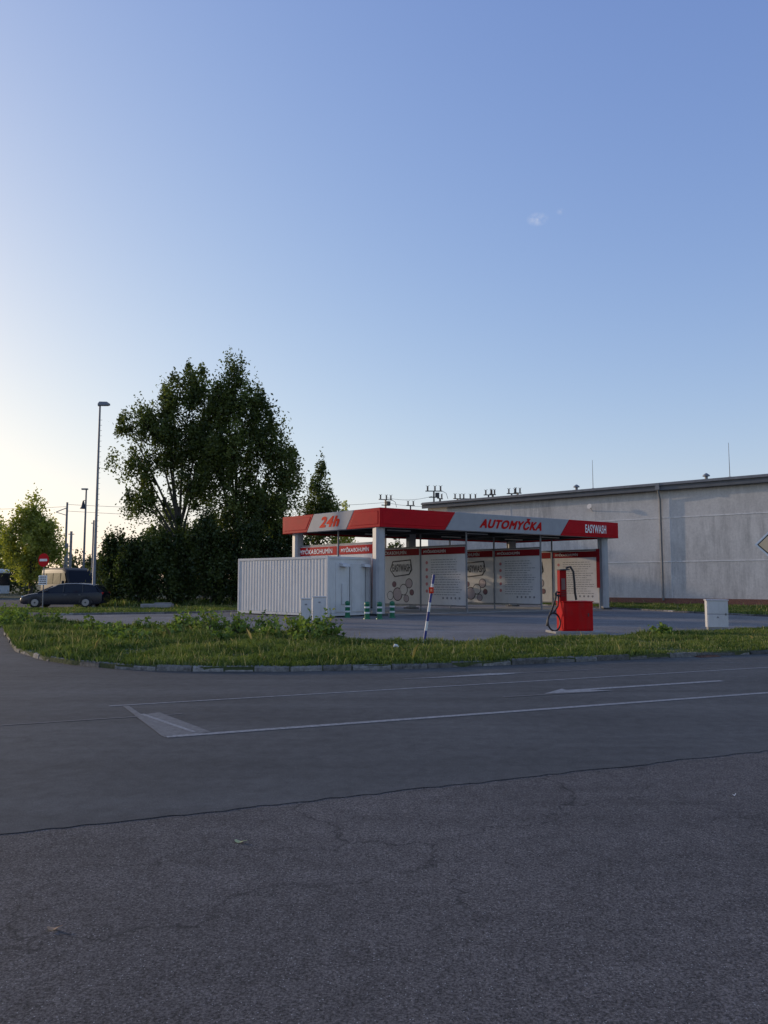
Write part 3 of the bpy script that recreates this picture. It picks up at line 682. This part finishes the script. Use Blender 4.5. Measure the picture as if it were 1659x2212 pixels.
# ------------------------------------------------------------------ bollards
bo=empty('bollard',(0,0,0),'green plastic bollard with white bands beside the container','bollard','green bollards protecting the container')
mb=MB(); mb.path([(0,0,0),(0,0,.04),(0,0,.045),(0,0,.58),(0,0,.6),(0,0,.66),(0,0,.70)],[.15,.14,.105,.10,.115,.105,.05],16); part(bo,'body',mb,GREEN,world=False)
for z in (.22,.44):
    mb=MB(); mb.path([(0,0,z),(0,0,z+.07)],[.112,.111],16); part(bo,'band',mb,WBAND,world=False)
pos=[(-1.55,32.9),(-.69,31.5),(-.18,31.5),(.345,32.6)]
bo.location=(pos[0][0],pos[0][1],.014)
for p in pos[1:]: copy_thing(bo,(p[0],p[1],.014))

# ------------------------------------------------------------------ vacuum station
vx,vy=5.66,23.0
vc=empty('vacuum_station',(vx,vy,.0),'bright red coin-operated car vacuum with black hoses','vacuum cleaner')
mb=MB(); mb.box((0,0,.04),(1.5,.95,.08)); part(vc,'plinth',mb,CONC,world=False,bevel=.02)
mb=MB(); mb.box((0,0,.50),(.90,.6,.84)); part(vc,'cabinet',mb,REDV,world=False,bevel=.015)
mb=MB(); mb.box((0,0,.935),(.94,.64,.03)); part(vc,'lid',mb,REDV,world=False,bevel=.01)
mb=MB(); mb.box((0,-.305,.47),(.78,.014,.68)); d_=part(vc,'door',mb,REDV,world=False,bevel=.006)
mb=MB(); mb.box((.30,-.32,.55),(.03,.02,.09)); part(d_,'handle',mb,DSTEEL,world=False)
REDC=mat('dark_red_column',(.30,.006,.008),.5,dirt=.4,spec=.1)
mb=MB(); mb.box((-.33,.12,1.40),(.21,.24,.92)); part(vc,'tower',mb,REDC,world=False,bevel=.015)
mb=MB(); mb.box((-.29,.1,1.875),(.30,.32,.035)); part(vc,'tower_cap',mb,DSTEEL,world=False,bevel=.008)
mb=MB(); mb.tube((-.2,.05,1.89),(-.2,.05,1.95),.035); part(vc,'hose_swivel',mb,DSTEEL,world=False)
mb=MB(); mb.box((-.33,-.01,1.45),(.12,.02,.34)); part(vc,'coin_panel',mb,mat('panel_grey',(.16,.07,.07),.4),world=False)
for zz in (1.1,1.16,1.22):
    mb=MB(); mb.box((-.33,-.005,zz),(.14,.01,.02)); part(vc,'vent_slot',mb,BLACK,world=False)
mb=MB(); mb.path([(-.2,.05,1.94),(-.1,-.0,1.96),(-.02,-.02,1.82),(0,-.04,1.5),(.01,-.04,1.2),(.04,-.05,.98)],.032,8); part(vc,'hose',mb,RUBBER,world=False)
mb=MB(); pts=[(-.45,.05,1.2),(-.54,.0,1.22),(-.60,-.05,1.0),(-.72,-.08,.7),(-.86,-.1,.42),(-.90,-.1,.22)]
mb.path(pts,.028,8)
c=(-.68,-.12,.34); ring=[(c[0]+.19*math.cos(t),c[1]+.04*math.sin(t),c[2]+.26*math.sin(t)) for t in [i*2*math.pi/20+.4 for i in range(24)]]
mb.path(ring,.026,8); mb.path([(-.48,-.02,1.15),(-.54,-.08,.8),(-.70,-.1,.58)],.024,8)
part(vc,'hose',mb,RUBBER,world=False)
mb=MB(); mb.tube((-.44,.05,1.1),(-.56,.05,1.12),.03); mb.box((-.58,.03,1.12),(.05,.12,.16)); part(vc,'nozzle_holder',mb,DSTEEL,world=False)
vc.rotation_euler=(0,0,.12)

# ------------------------------------------------------------------ snow pole
sp=empty('marker_pole',(.90,17.9,.06),'leaning blue and white striped marker pole with red reflector','marker pole')
A=Vector((0,0,-.1)); T=Vector((.26,.05,1.62)); d=(T-A)
for i in range(8):
    mb=MB(); mb.tube(A+d*(i/8),A+d*((i+1)/8),.032,n=12); part(sp,'pole_band',mb,[WBAND,BLUE][i%2],world=False)
mb=MB(); c=A+d*.79; mb.box((c.x-.01,c.y-.042,c.z),(.11,.012,.14)); part(sp,'reflector',mb,LETO,world=False)
mb=MB(); mb.box((c.x-.01,c.y-.052,c.z+.0),(.05,.008,.06)); part(sp,'reflector_centre',mb,mat('reflector_orange',(.85,.25,.12),.3),world=False)

# ------------------------------------------------------------------ signs
def disc(cx,cy,cz,r,n=28): return [(cx+r*math.cos(t),cy,cz+r*math.sin(t)) for t in [i*2*math.pi/n for i in range(n)]]
ne=empty('no_entry_sign',(-18.7,42.3,.0),'red round no entry sign above a white text plate','road sign')
mb=MB(); mb.tube((0,.05,0),(0,.05,3.1),.032); part(ne,'post',mb,STEEL,world=False)
mb=MB(); mb.plate(disc(0,0,2.72,.37),(0,-1,0),.015); dd=part(ne,'sign_disc',mb,mat('sign_red',(.6,.01,.015),.5,spec=.1),world=False,smooth=False)
mb=MB(); mb.box((0,-.022,2.72),(.52,.008,.13)); part(dd,'white_bar',mb,WHT,world=False)
mb=MB(); mb.box((0,0,1.62),(.58,.015,.52)); pl=part(ne,'text_plate',mb,WHT,world=False)
mb=MB()
for r in range(4):
    x=-.22
    while x<.2:
        q=random.uniform(.05,.14); mb.box((x+q/2,-.012,1.79-r*.115),(q,.006,.055)); x+=q+.03
part(pl,'printed_text',mb,BLACK,world=False)
ne.rotation_euler=(0,0,-.35)
ps=empty('priority_sign',(8.91,17.5,.08),'white and orange diamond priority road sign with dark line','road sign')
mb=MB(); mb.tube((0,.05,0),(0,.05,2.75),.032); part(ps,'post',mb,STEEL,world=False)
def dia(r,y): return [(r,y,2.28),(0,y,2.28+r),(-r,y,2.28),(0,y,2.28-r)]
mb=MB(); mb.plate(dia(.43,0),(0,-1,0),.015); part(ps,'sign_border',mb,WHT,world=False,smooth=False)
mb=MB(); mb.plate(dia(.375,-.016),(0,-1,0),.004); part(ps,'sign_line',mb,BLACK,world=False,smooth=False)
mb=MB(); mb.plate(dia(.345,-.021),(0,-1,0),.004); part(ps,'sign_face',mb,CREAM,world=False,smooth=False)
ps.rotation_euler=(0,0,-.3)

# ------------------------------------------------------------------ lamps and masts
sl_=empty('street_lamp',(-17.1,45.5,0),'tall grey steel street lamp with flat head','street lamp')
mb=MB(); mb.path([(0,0,0),(0,0,1.2),(0,0,1.25),(0,0,12.1)],[.13,.12,.095,.055],12); mm=part(sl_,'mast',mb,STEEL,world=False)
mb=MB()
for i in range(26): mb.tube((0,0,3.2+i*.32),(.16,0,3.22+i*.32),.012,n=5)
part(sl_,'step_rung',mb,STEEL,world=False)
mb=MB(); mb.tube((-.12,0,12.1),(.1,0,12.12),.045); part(sl_,'bracket',mb,STEEL,world=False)
mb=MB(); mb.loft([[(x,-w2,12.12),(x,-w2*.8,12.12+h2),(x,w2*.8,12.12+h2),(x,w2,12.12)] for x,w2,h2 in ((-.12,.08,.1),(.0,.16,.2),(.45,.17,.19),(.58,.1,.1))]); part(sl_,'lamp_head',mb,SGREY,world=False)
mb=MB(); mb.box((.25,0,12.105),(.45,.24,.03)); part(sl_,'lamp_glass',mb,LAMPG,world=False)
s2=empty('street_lamp',(-23.4,60,0),'thin street lamp with a bell-shaped hanging lantern','street lamp')
mb=MB(); mb.path([(0,0,0),(0,0,8.8)],[.10,.06],10); part(s2,'mast',mb,STEEL,world=False)
mb=MB(); mb.box((-.12,0,8.8),(.5,.2,.12)); part(s2,'lamp_head',mb,SGREY,world=False,bevel=.03)
mb=MB(); mb.tube((0,0,7.9),(-.15,0,7.9),.03); mb.path([(-.2,0,7.9),(-.2,0,7.7),(-.2,0,7.45),(-.2,0,7.25)],[.04,.1,.14,.24],12); part(s2,'bell_lantern',mb,DSTEEL,world=False)
cm=empty('railway_mast',(-29,70,0),'slim railway mast with a slanting side arm','mast')
mb=MB(); mb.path([(0,0,0),(0,0,8.8)],[.12,.09],10); part(cm,'pole',mb,STEEL,world=False)
mb=MB(); mb.tube((0,0,8.3),(-1.0,0,7.9),.04); mb.tube((0,0,7.6),(-1.0,0,7.9),.03); part(cm,'arm',mb,STEEL,world=False)
for x,y,h in ((-32.6,80,6.8),(-33.4,81,5.6),(-29.5,78,7.8)):
    e=empty('railway_mast',(x,y,0),'plain slim concrete railway mast','mast'); mb=MB(); mb.path([(0,0,0),(0,0,h)],[.16,.12],10); part(e,'pole',mb,CONC,world=False)
    mb=MB(); mb.box((0,0,h-.3),(.6,.08,.08)); part(e,'crossarm',mb,STEEL,world=False)
INS=mat('insulator',(.09,.06,.05),.3)
def gantry(xs,label,extra=False):
    g=empty('transformer_mast',(0,0,0),label,'mast','insulator masts along the railway')
    mb=MB(); mb.box((0,0,4.75),(.14,.14,9.5)); part(g,'pole',mb,DSTEEL,world=False)
    w_=max(abs(x) for x in xs)*2+.3
    mb=MB(); mb.box((0,0,9.5),(w_,.09,.08)); part(g,'crossarm',mb,DSTEEL,world=False)
    mb=MB(); mb.box((0,.0,8.95),(w_*.6,.09,.08)); part(g,'crossarm',mb,DSTEEL,world=False)
    for x in xs:
        mb=MB(); mb.path([(x,0,9.55+i*.038) for i in range(11)],[.04 if i%2 else .10 for i in range(11)],10); part(g,'insulator',mb,INS,world=False)
        mb=MB(); mb.path([(x-.16,0,9.99),(x,0,9.93),(x+.17,0,10.02)],.018,6); part(g,'busbar',mb,DSTEEL,world=False)
    if extra:
        mb=MB(); mb.path([(w_*.5,0,9.5),(w_*.5+.35,0,9.3),(w_*.5+.5,0,8.8)],.022,6); part(g,'jumper_cable',mb,DSTEEL,world=False)
        mb=MB(); mb.box((.3,0,9.15),(.35,.3,.4)); part(g,'switch_box',mb,DSTEEL,world=False)
    return g
g1=gantry((-.55,.1,.6),'dark railway mast with three ribbed insulators',True)
g2=gantry((-.25,.3),'dark railway mast with two ribbed insulators on a short arm')
g1.location=(4.7,72,0); g1.scale=(1.06,)*3
for x,y,s,r in ((.15,76,1.02,.5),(8.6,77,1.04,.1)): copy_thing(g1,(x,y,0),r,scale=s)
g2.location=(2.7,78,0); g2.scale=(.98,)*3
for x,y,s,r in ((5.5,75,1.02,.9),(7.3,76,1.03,.4),(10.4,76,1.07,-.1),(11.1,78,1.10,.8),(13.2,79,1.12,0),(14.0,80,1.14,.6)): copy_thing(g2,(x,y,0),r,scale=s)
def wire(p,q,sag):
    e=empty('overhead_wire',p,'thin sagging overhead railway wire','wire','overhead railway wires')
    p=Vector(p);q=Vector(q); mb=MB(); mb.path([p.lerp(q,t)-Z*(sag*4*t*(1-t)) for t in [i/12 for i in range(13)]],.016,5); part(e,'cable',mb,DSTEEL)
wire((-29,70,8.6),(.2,76,9.4),.5); wire((-29,70,8.0),(.2,76,8.8),.6); wire((.2,76,9.9),(4.6,72,9.6),.3); wire((.2,76,9.4),(8.6,77,9.7),.5); wire((-60,66,8.4),(-29,70,8.4),.5)

# ------------------------------------------------------------------ warehouse
WA=Vector((3.7,64.6,0)); WD=Vector((20.1,-17,0)).normalized(); WL=46.; WN=Vector((-.646,-.764,0)).normalized()
wh=empty('warehouse',WA,'long low warehouse with stained pale walls and shallow metal roof','warehouse')
HE=8.0; DP=-WN
mb=MB(); mb.obox(WA+Z*.0,WD*WL,DP*20,Z*HE); part(wh,'wall',mb,WALL,smooth=False)
PJ=mat('pale_joint',(.76,.74,.71),.8,dirt=.3)
for z in (2.85,5.8):
    mb=MB(); mb.obox(WA+WN*.025+Z*z,WD*WL,DP*.02,Z*.07); part(wh,'joint_band',mb,PJ,smooth=False)
for t in (20.3,32,8):
    mb=MB(); mb.obox(WA+WD*t+WN*.022+Z*.46,WD*.04,DP*.018,Z*(HE-.9)); part(wh,'joint_band',mb,PJ,smooth=False)
mb=MB(); mb.obox(WA+WN*.06,WD*WL,DP*.055,Z*.45); part(wh,'plinth',mb,BRICK,smooth=False)
RH=1.35; rd=10.
mb=MB(); e0=WA+WN*.45-WD*.3
for (p,q,h0,h1) in ((e0,e0+DP*(rd+.45),HE+.12,HE+.12+RH),(e0+DP*(rd+.45),e0+DP*(2*rd+.9),HE+.12+RH,HE+.12)):
    l=WD*(WL+.6); v=[p+Z*h0,p+l+Z*h0,q+l+Z*h1,q+Z*h1]; mb.plate(v,(0,0,1),.07)
part(wh,'roof',mb,ROOFM,smooth=False)
mb=MB(); mb.obox(e0+Z*(HE-.32),WD*(WL+.6),DP*.12,Z*.42); part(wh,'eaves_board',mb,mat('eaves',(.13,.135,.145),.6))
mb=MB(); mb.obox(e0+WN*.13+Z*(HE-.0),WD*(WL+.6),DP*.12,Z*.12); part(wh,'gutter',mb,STEEL)
gp=WA+WD*19.75
mb=MB(); mb.path([gp+WN*.5+Z*(HE-.0),gp+WN*.45+Z*(HE-.4),gp+WN*.16+Z*(HE-.9),gp+WN*.14+Z*.3],.07,10); mb.obox(gp+WN*.62-WD*.14+Z*(HE-.3),WD*.28,DP*.16,Z*.42); part(wh,'downpipe',mb,STEEL)
for (x,y,zt) in ((17.97,65.6,12.0),(26.5,58.4,12.2)):
    mb=MB(); mb.tube((x,y,9.3),(x,y,zt),.03,.015,6); mb.box((x,y,9.5),(.2,.2,.12)); part(wh,'lightning_rod',mb,STEEL)
for (x,y,r) in ((25.2,59.6,.2),(16.8,66.6,.2)):
    mb=MB(); mb.path([(x,y,9.2),(x,y,9.75),(x,y,9.76),(x,y,9.85),(x,y,10.0)],[r*.6,r*.6,r*1.4,r*1.3,r*.3],12); part(wh,'roof_vent',mb,STEEL)
dp=WA+WD*14.8
mb=MB(); c=dp+WN*.45+Z*6.9; nn=(WN+Vector((-.3,0,.3))).normalized(); t1=nn.cross(Z).normalized(); t2=t1.cross(nn)
rings=[]
for r,dpt in ((.02,0),(.08,.01),(.15,.03),(.19,.06)):
    rings.append([c+t1*r*math.cos(q)+t2*r*math.sin(q)+nn*dpt for q in [i*math.pi/8 for i in range(16)]])
mb.loft(rings); mb.tube(dp+Z*6.6,c,.03); part(wh,'satellite_dish',mb,CABG)

# ------------------------------------------------------------------ vehicles
def wheel(parent,x,y,r,side,w_=.22):
    mb=MB(); mb.path([(x,y-side*w_,r),(x,y-side*.02,r),(x,y,r)],[r,r,r*.9],24); t=part(parent,'wheel',mb,TYRE,world=False)
    mb=MB(); mb.path([(x,y-.01*side,r),(x,y+side*.012,r)],[r*.66,r*.6],20); 
    part(t,'rim',mb,RIM,world=False)
    mb=MB(); mb.tube((x,y+side*.012,r),(x,y+side*.02,r),r*.16,n=10)
    part(t,'hub',mb,DSTEEL,world=False)
def arch(mb,x,y,r,side): 
    n=20; mb.plate([(x+r*math.cos(i*math.pi/n),y,.30+r*math.sin(i*math.pi/n)) for i in range(n+1)],(0,side,0),.012)
def ring8(x,w_,zb,zt,zm=None,sh=.8):
    zm=zm or (zb+(zt-zb)*.55)
    return [(x,-w_*.97,zb),(x,-w_,zm),(x,-w_*.95,zt-.05),(x,-w_*sh,zt),(x,w_*sh,zt),(x,w_*.95,zt-.05),(x,w_,zm),(x,w_*.97,zb)]
car=empty('parked_car',(0,0,0),'dark blue hatchback parked by the verge','car')
mb=MB(); mb.loft([ring8(x,w_,zb,zt) for x,w_,zb,zt in ((-2.3,.70,.45,.86),(-2.24,.80,.32,.93),(-2.1,.85,.25,.97),(-1.9,.87,.22,.97),(-1.2,.89,.20,.95),(0,.90,.2,.92),(.9,.90,.2,.91),(1.3,.89,.2,.89),(1.75,.87,.21,.82),(2.05,.81,.23,.73),(2.22,.72,.27,.64),(2.32,.58,.36,.55))]); part(car,'body',mb,CARP,world=False,bevel=.01)
def gh(x,z,wb=.8,wt=.62,zb=.88): return [(x,-wb,zb),(x,-wt-.02,z-.06),(x,-wt*.85,z),(x,wt*.85,z),(x,wt+.02,z-.06),(x,wb,zb)]
mb=MB(); mb.loft([gh(-2.22,.97,.74,.68,.86),gh(-2.05,1.14,.78,.62),gh(-1.85,1.29),gh(-1.4,1.38),gh(-.8,1.425),gh(-.2,1.42),gh(.2,1.37),gh(.55,1.25,.8,.64),gh(.9,1.09,.79,.68),gh(1.3,.93,.78,.72)]); part(car,'window_glass',mb,GLASS,world=False)
mb=MB(); mb.loft([[(x,-wt,z-.04),(x,-wt*.8,z+.012),(x,wt*.8,z+.012),(x,wt,z-.04)] for x,z,wt in ((-2.0,1.18,.61),(-1.85,1.30,.63),(-1.4,1.39,.65),(-.8,1.435,.65),(-.2,1.43,.65),(.2,1.38,.65),(.35,1.33,.64))]); part(car,'roof',mb,CARP,world=False)
for s in (-1,1):
    for x0,x1 in ((-.12,-.12),(-1.15,-1.2),(.50,1.25),(-1.9,-2.15)):
        z1=1.37 if x0<.3 else 1.28; z1=1.25 if x0==-1.9 else z1
        mb=MB(); mb.path([(x1,s*.815,.9),(x0,s*.665,z1)],.03,6); part(car,'pillar',mb,CARP,world=False)
for s in (-1,1):
    for x in (-1.38,1.38):
        mb=MB(); arch(mb,x,s*.895,.38,s); part(car,'wheel_arch',mb,BLACK,world=False); wheel(car,x,s*.915,.32,s)
    mb=MB(); mb.box((2.10,s*.6,.64),(.22,.24,.11)); part(car,'headlight',mb,LAMPG,world=False,bevel=.03)
    mb=MB(); mb.box((-2.22,s*.66,.85),(.12,.22,.14)); part(car,'tail_light',mb,TAILG,world=False,bevel=.02)
    mb=MB(); mb.box((.75,s*.95,.98),(.14,.16,.11)); part(car,'mirror',mb,CARP,world=False,bevel=.03)
    for x in (-.25,-1.05):
        mb=MB(); mb.box((x,s*.905,.76),(.14,.02,.025)); part(car,'door_handle',mb,STEEL,world=False)
mb=MB(); mb.box((2.31,0,.45),(.02,.5,.11)); part(car,'number_plate',mb,WHT,world=False)
mb=MB(); mb.box((2.26,0,.56),(.06,.7,.07)); part(car,'grille',mb,BLACK,world=False)
car.location=(-18.9,45.9,.01); car.rotation_euler=(0,0,math.radians(184)); car.scale=(1.04,1,1.0)

van=empty('parked_van',(0,0,0),'dark panel van with tinted windows, parked on asphalt','van')
def rv8(x,w_,zb,zt): return [(x,-w_,zb),(x,-w_,1.1 if zt>1.3 else zb+(zt-zb)*.6),(x,-w_*.93,zt-.16 if zt>2 else zt-.06),(x,-w_*.82,zt),(x,w_*.82,zt),(x,w_*.93,zt-.16 if zt>2 else zt-.06),(x,w_,1.1 if zt>1.3 else zb+(zt-zb)*.6),(x,w_,zb)]
mb=MB(); mb.loft([rv8(*t) for t in ((-2.8,.92,.4,2.35),(-2.72,.98,.32,2.5),(-1.,1.,.3,2.55),(1.0,1.,.3,2.52),(1.6,.98,.3,2.34),(2.35,.97,.3,1.36),(2.7,.93,.32,1.12),(2.85,.82,.4,.9))]); part(van,'body',mb,VANP,world=False,bevel=.02)
nv=Vector((.98,0,.75)).normalized()
VG=mat('van_glass',(.010,.011,.014),.2,var=.05,spec=.25)
mb=MB(); mb.plate([Vector(p)+nv*.01 for p in ((1.66,-.72,2.26),(1.66,.72,2.26),(2.30,.84,1.43),(2.30,-.84,1.43))],nv,.015); part(van,'windscreen',mb,VG,world=False)
for s in (-1,1):
    for x0,x1,xt0,xt1 in ((1.05,2.05,1.05,1.6),(-.35,.9,-.35,.9),(-1.6,-.45,-1.6,-.45),(-2.6,-1.7,-2.55,-1.7)):
        mb=MB(); mb.plate([(x0,s*.998,1.38),(x1,s*.985,1.38),(xt1,s*.955,2.15),(xt0,s*.955,2.15)],(0,s,0),.012); part(van,'side_window',mb,VG,world=False)
    for x in (-1.75,1.75):
        mb=MB(); arch(mb,x,s*1.0,.42,s); part(van,'wheel_arch',mb,BLACK,world=False); wheel(van,x,s*1.02,.35,s)
    mb=MB(); mb.box((2.72,s*.68,.95),(.2,.3,.22)); part(van,'headlight',mb,LAMPG,world=False,bevel=.03)
    mb=MB(); mb.box((1.75,s*1.13,1.45),(.12,.2,.3)); part(van,'mirror',mb,BLACK,world=False,bevel=.03)
mb=MB(); mb.box((2.84,0,.82),(.04,.9,.14)); part(van,'grille',mb,BLACK,world=False)
mb=MB(); mb.box((2.86,0,.55),(.03,.5,.11)); part(van,'number_plate',mb,WHT,world=False)
mb=MB(); mb.box((2.84,0,.48),(.1,1.7,.2)); part(van,'bumper',mb,BLACK,world=False,bevel=.03)
van.location=(-22.7,55.6,.01); van.rotation_euler=(0,0,math.radians(-46))

bus=empty('city_bus',(-36.9,75,0),'white and green city bus standing at a stop','bus')
mb=MB(); mb.loft([[(x,-w_,zb),(x,-w_,zt-.2),(x,-w_*.9,zt),(x,w_*.9,zt),(x,w_,zt-.2),(x,w_,zb)] for x,w_,zb,zt in ((-11,1.25,.35,2.8),(-.15,1.25,.35,2.8),(.0,1.1,.4,2.6))]); part(bus,'body',mb,BUSW,world=False,bevel=.05)
for i in range(7):
    mb=MB(); mb.box((-1.1-i*1.5,-1.255,1.85),(1.35,.02,.95)); part(bus,'side_window',mb,GLASS,world=False)
mb=MB(); mb.box((.0,0,1.8),(.06,2.1,1.2)); part(bus,'windscreen',mb,GLASS,world=False)
mb=MB(); mb.box((-5.5,-1.256,.62),(10.8,.02,.42)); part(bus,'green_stripe',mb,BUSG,world=False)
for x in (-1.9,-8.5): wheel(bus,x,-1.27,.46,-1)
for s in (-1,1):
    mb=MB(); mb.box((.03,s*.85,.72),(.05,.3,.16)); part(bus,'headlight',mb,LAMPG,world=False)

# ------------------------------------------------------------------ small things
e=empty('concrete_block',(-12.6,43.0,.07),'low pale concrete slab lying in the grass','concrete block')
mb=MB(); mb.box((0,0,.12),(1.7,.6,.24)); mb.box((.3,.1,.27),(.9,.4,.06)); part(e,'slab',mb,CONC,world=False,bevel=.03)
gd=empty('road_gully',(6.5,15.83,.0),'rusty iron gully inlet set into the kerb','drain')
mb=MB(); mb.box((0,-.12,.012),(.5,.26,.02),.36)
for i in range(6): mb.box((-.2+i*.08,-.12-.03+i*.03,.026),(.03,.22,.012),.36)
part(gd,'grate',mb,mat('rusty_iron',(.13,.06,.035),.8,var=.4,scale=15),world=False)
def fleaf(x,y,s,m,label,z=.008):
    e=empty('fallen_leaf',(x,y,z),label,'leaf'); mb=MB(); n=12
    o=[(s*math.cos(t),s*.55*math.sin(t)*(1-.3*math.cos(t)),.006+.006*math.cos(2*t)) for t in [i*2*math.pi/n for i in range(n)]]
    mb.add([(0,0,.003)]+o,[(0,i+1,(i+1)%n+1) for i in range(n)]); mb.path([(s*.9,0,.01),(s*1.5,.01,.012)],.002,4)
    part(e,'blade',mb,m,world=False); e.rotation_euler=(0,0,random.uniform(-.4,.4))
fleaf(-.834,4.59,.03,mat('leaf_pale',(.42,.42,.18),.6),'pale green leaf lying on coarse asphalt')
fleaf(-1.43,3.47,.025,mat('leaf_brown',(.38,.22,.11),.6),'dry brown leaf lying on coarse asphalt')
fleaf(2.46,5.56,.011,WHT,'small pale leaf scrap on coarse asphalt')
e=empty('litter',(.25,16.2,.16),'crumpled white paper litter in the grass','litter')
mb=MB(); mb.path([(-.05,0,0),(-.02,.01,.03),(.02,-.01,.025),(.05,0,0)],[.012,.035,.03,.012],7); part(e,'paper',mb,WBAND,world=False)
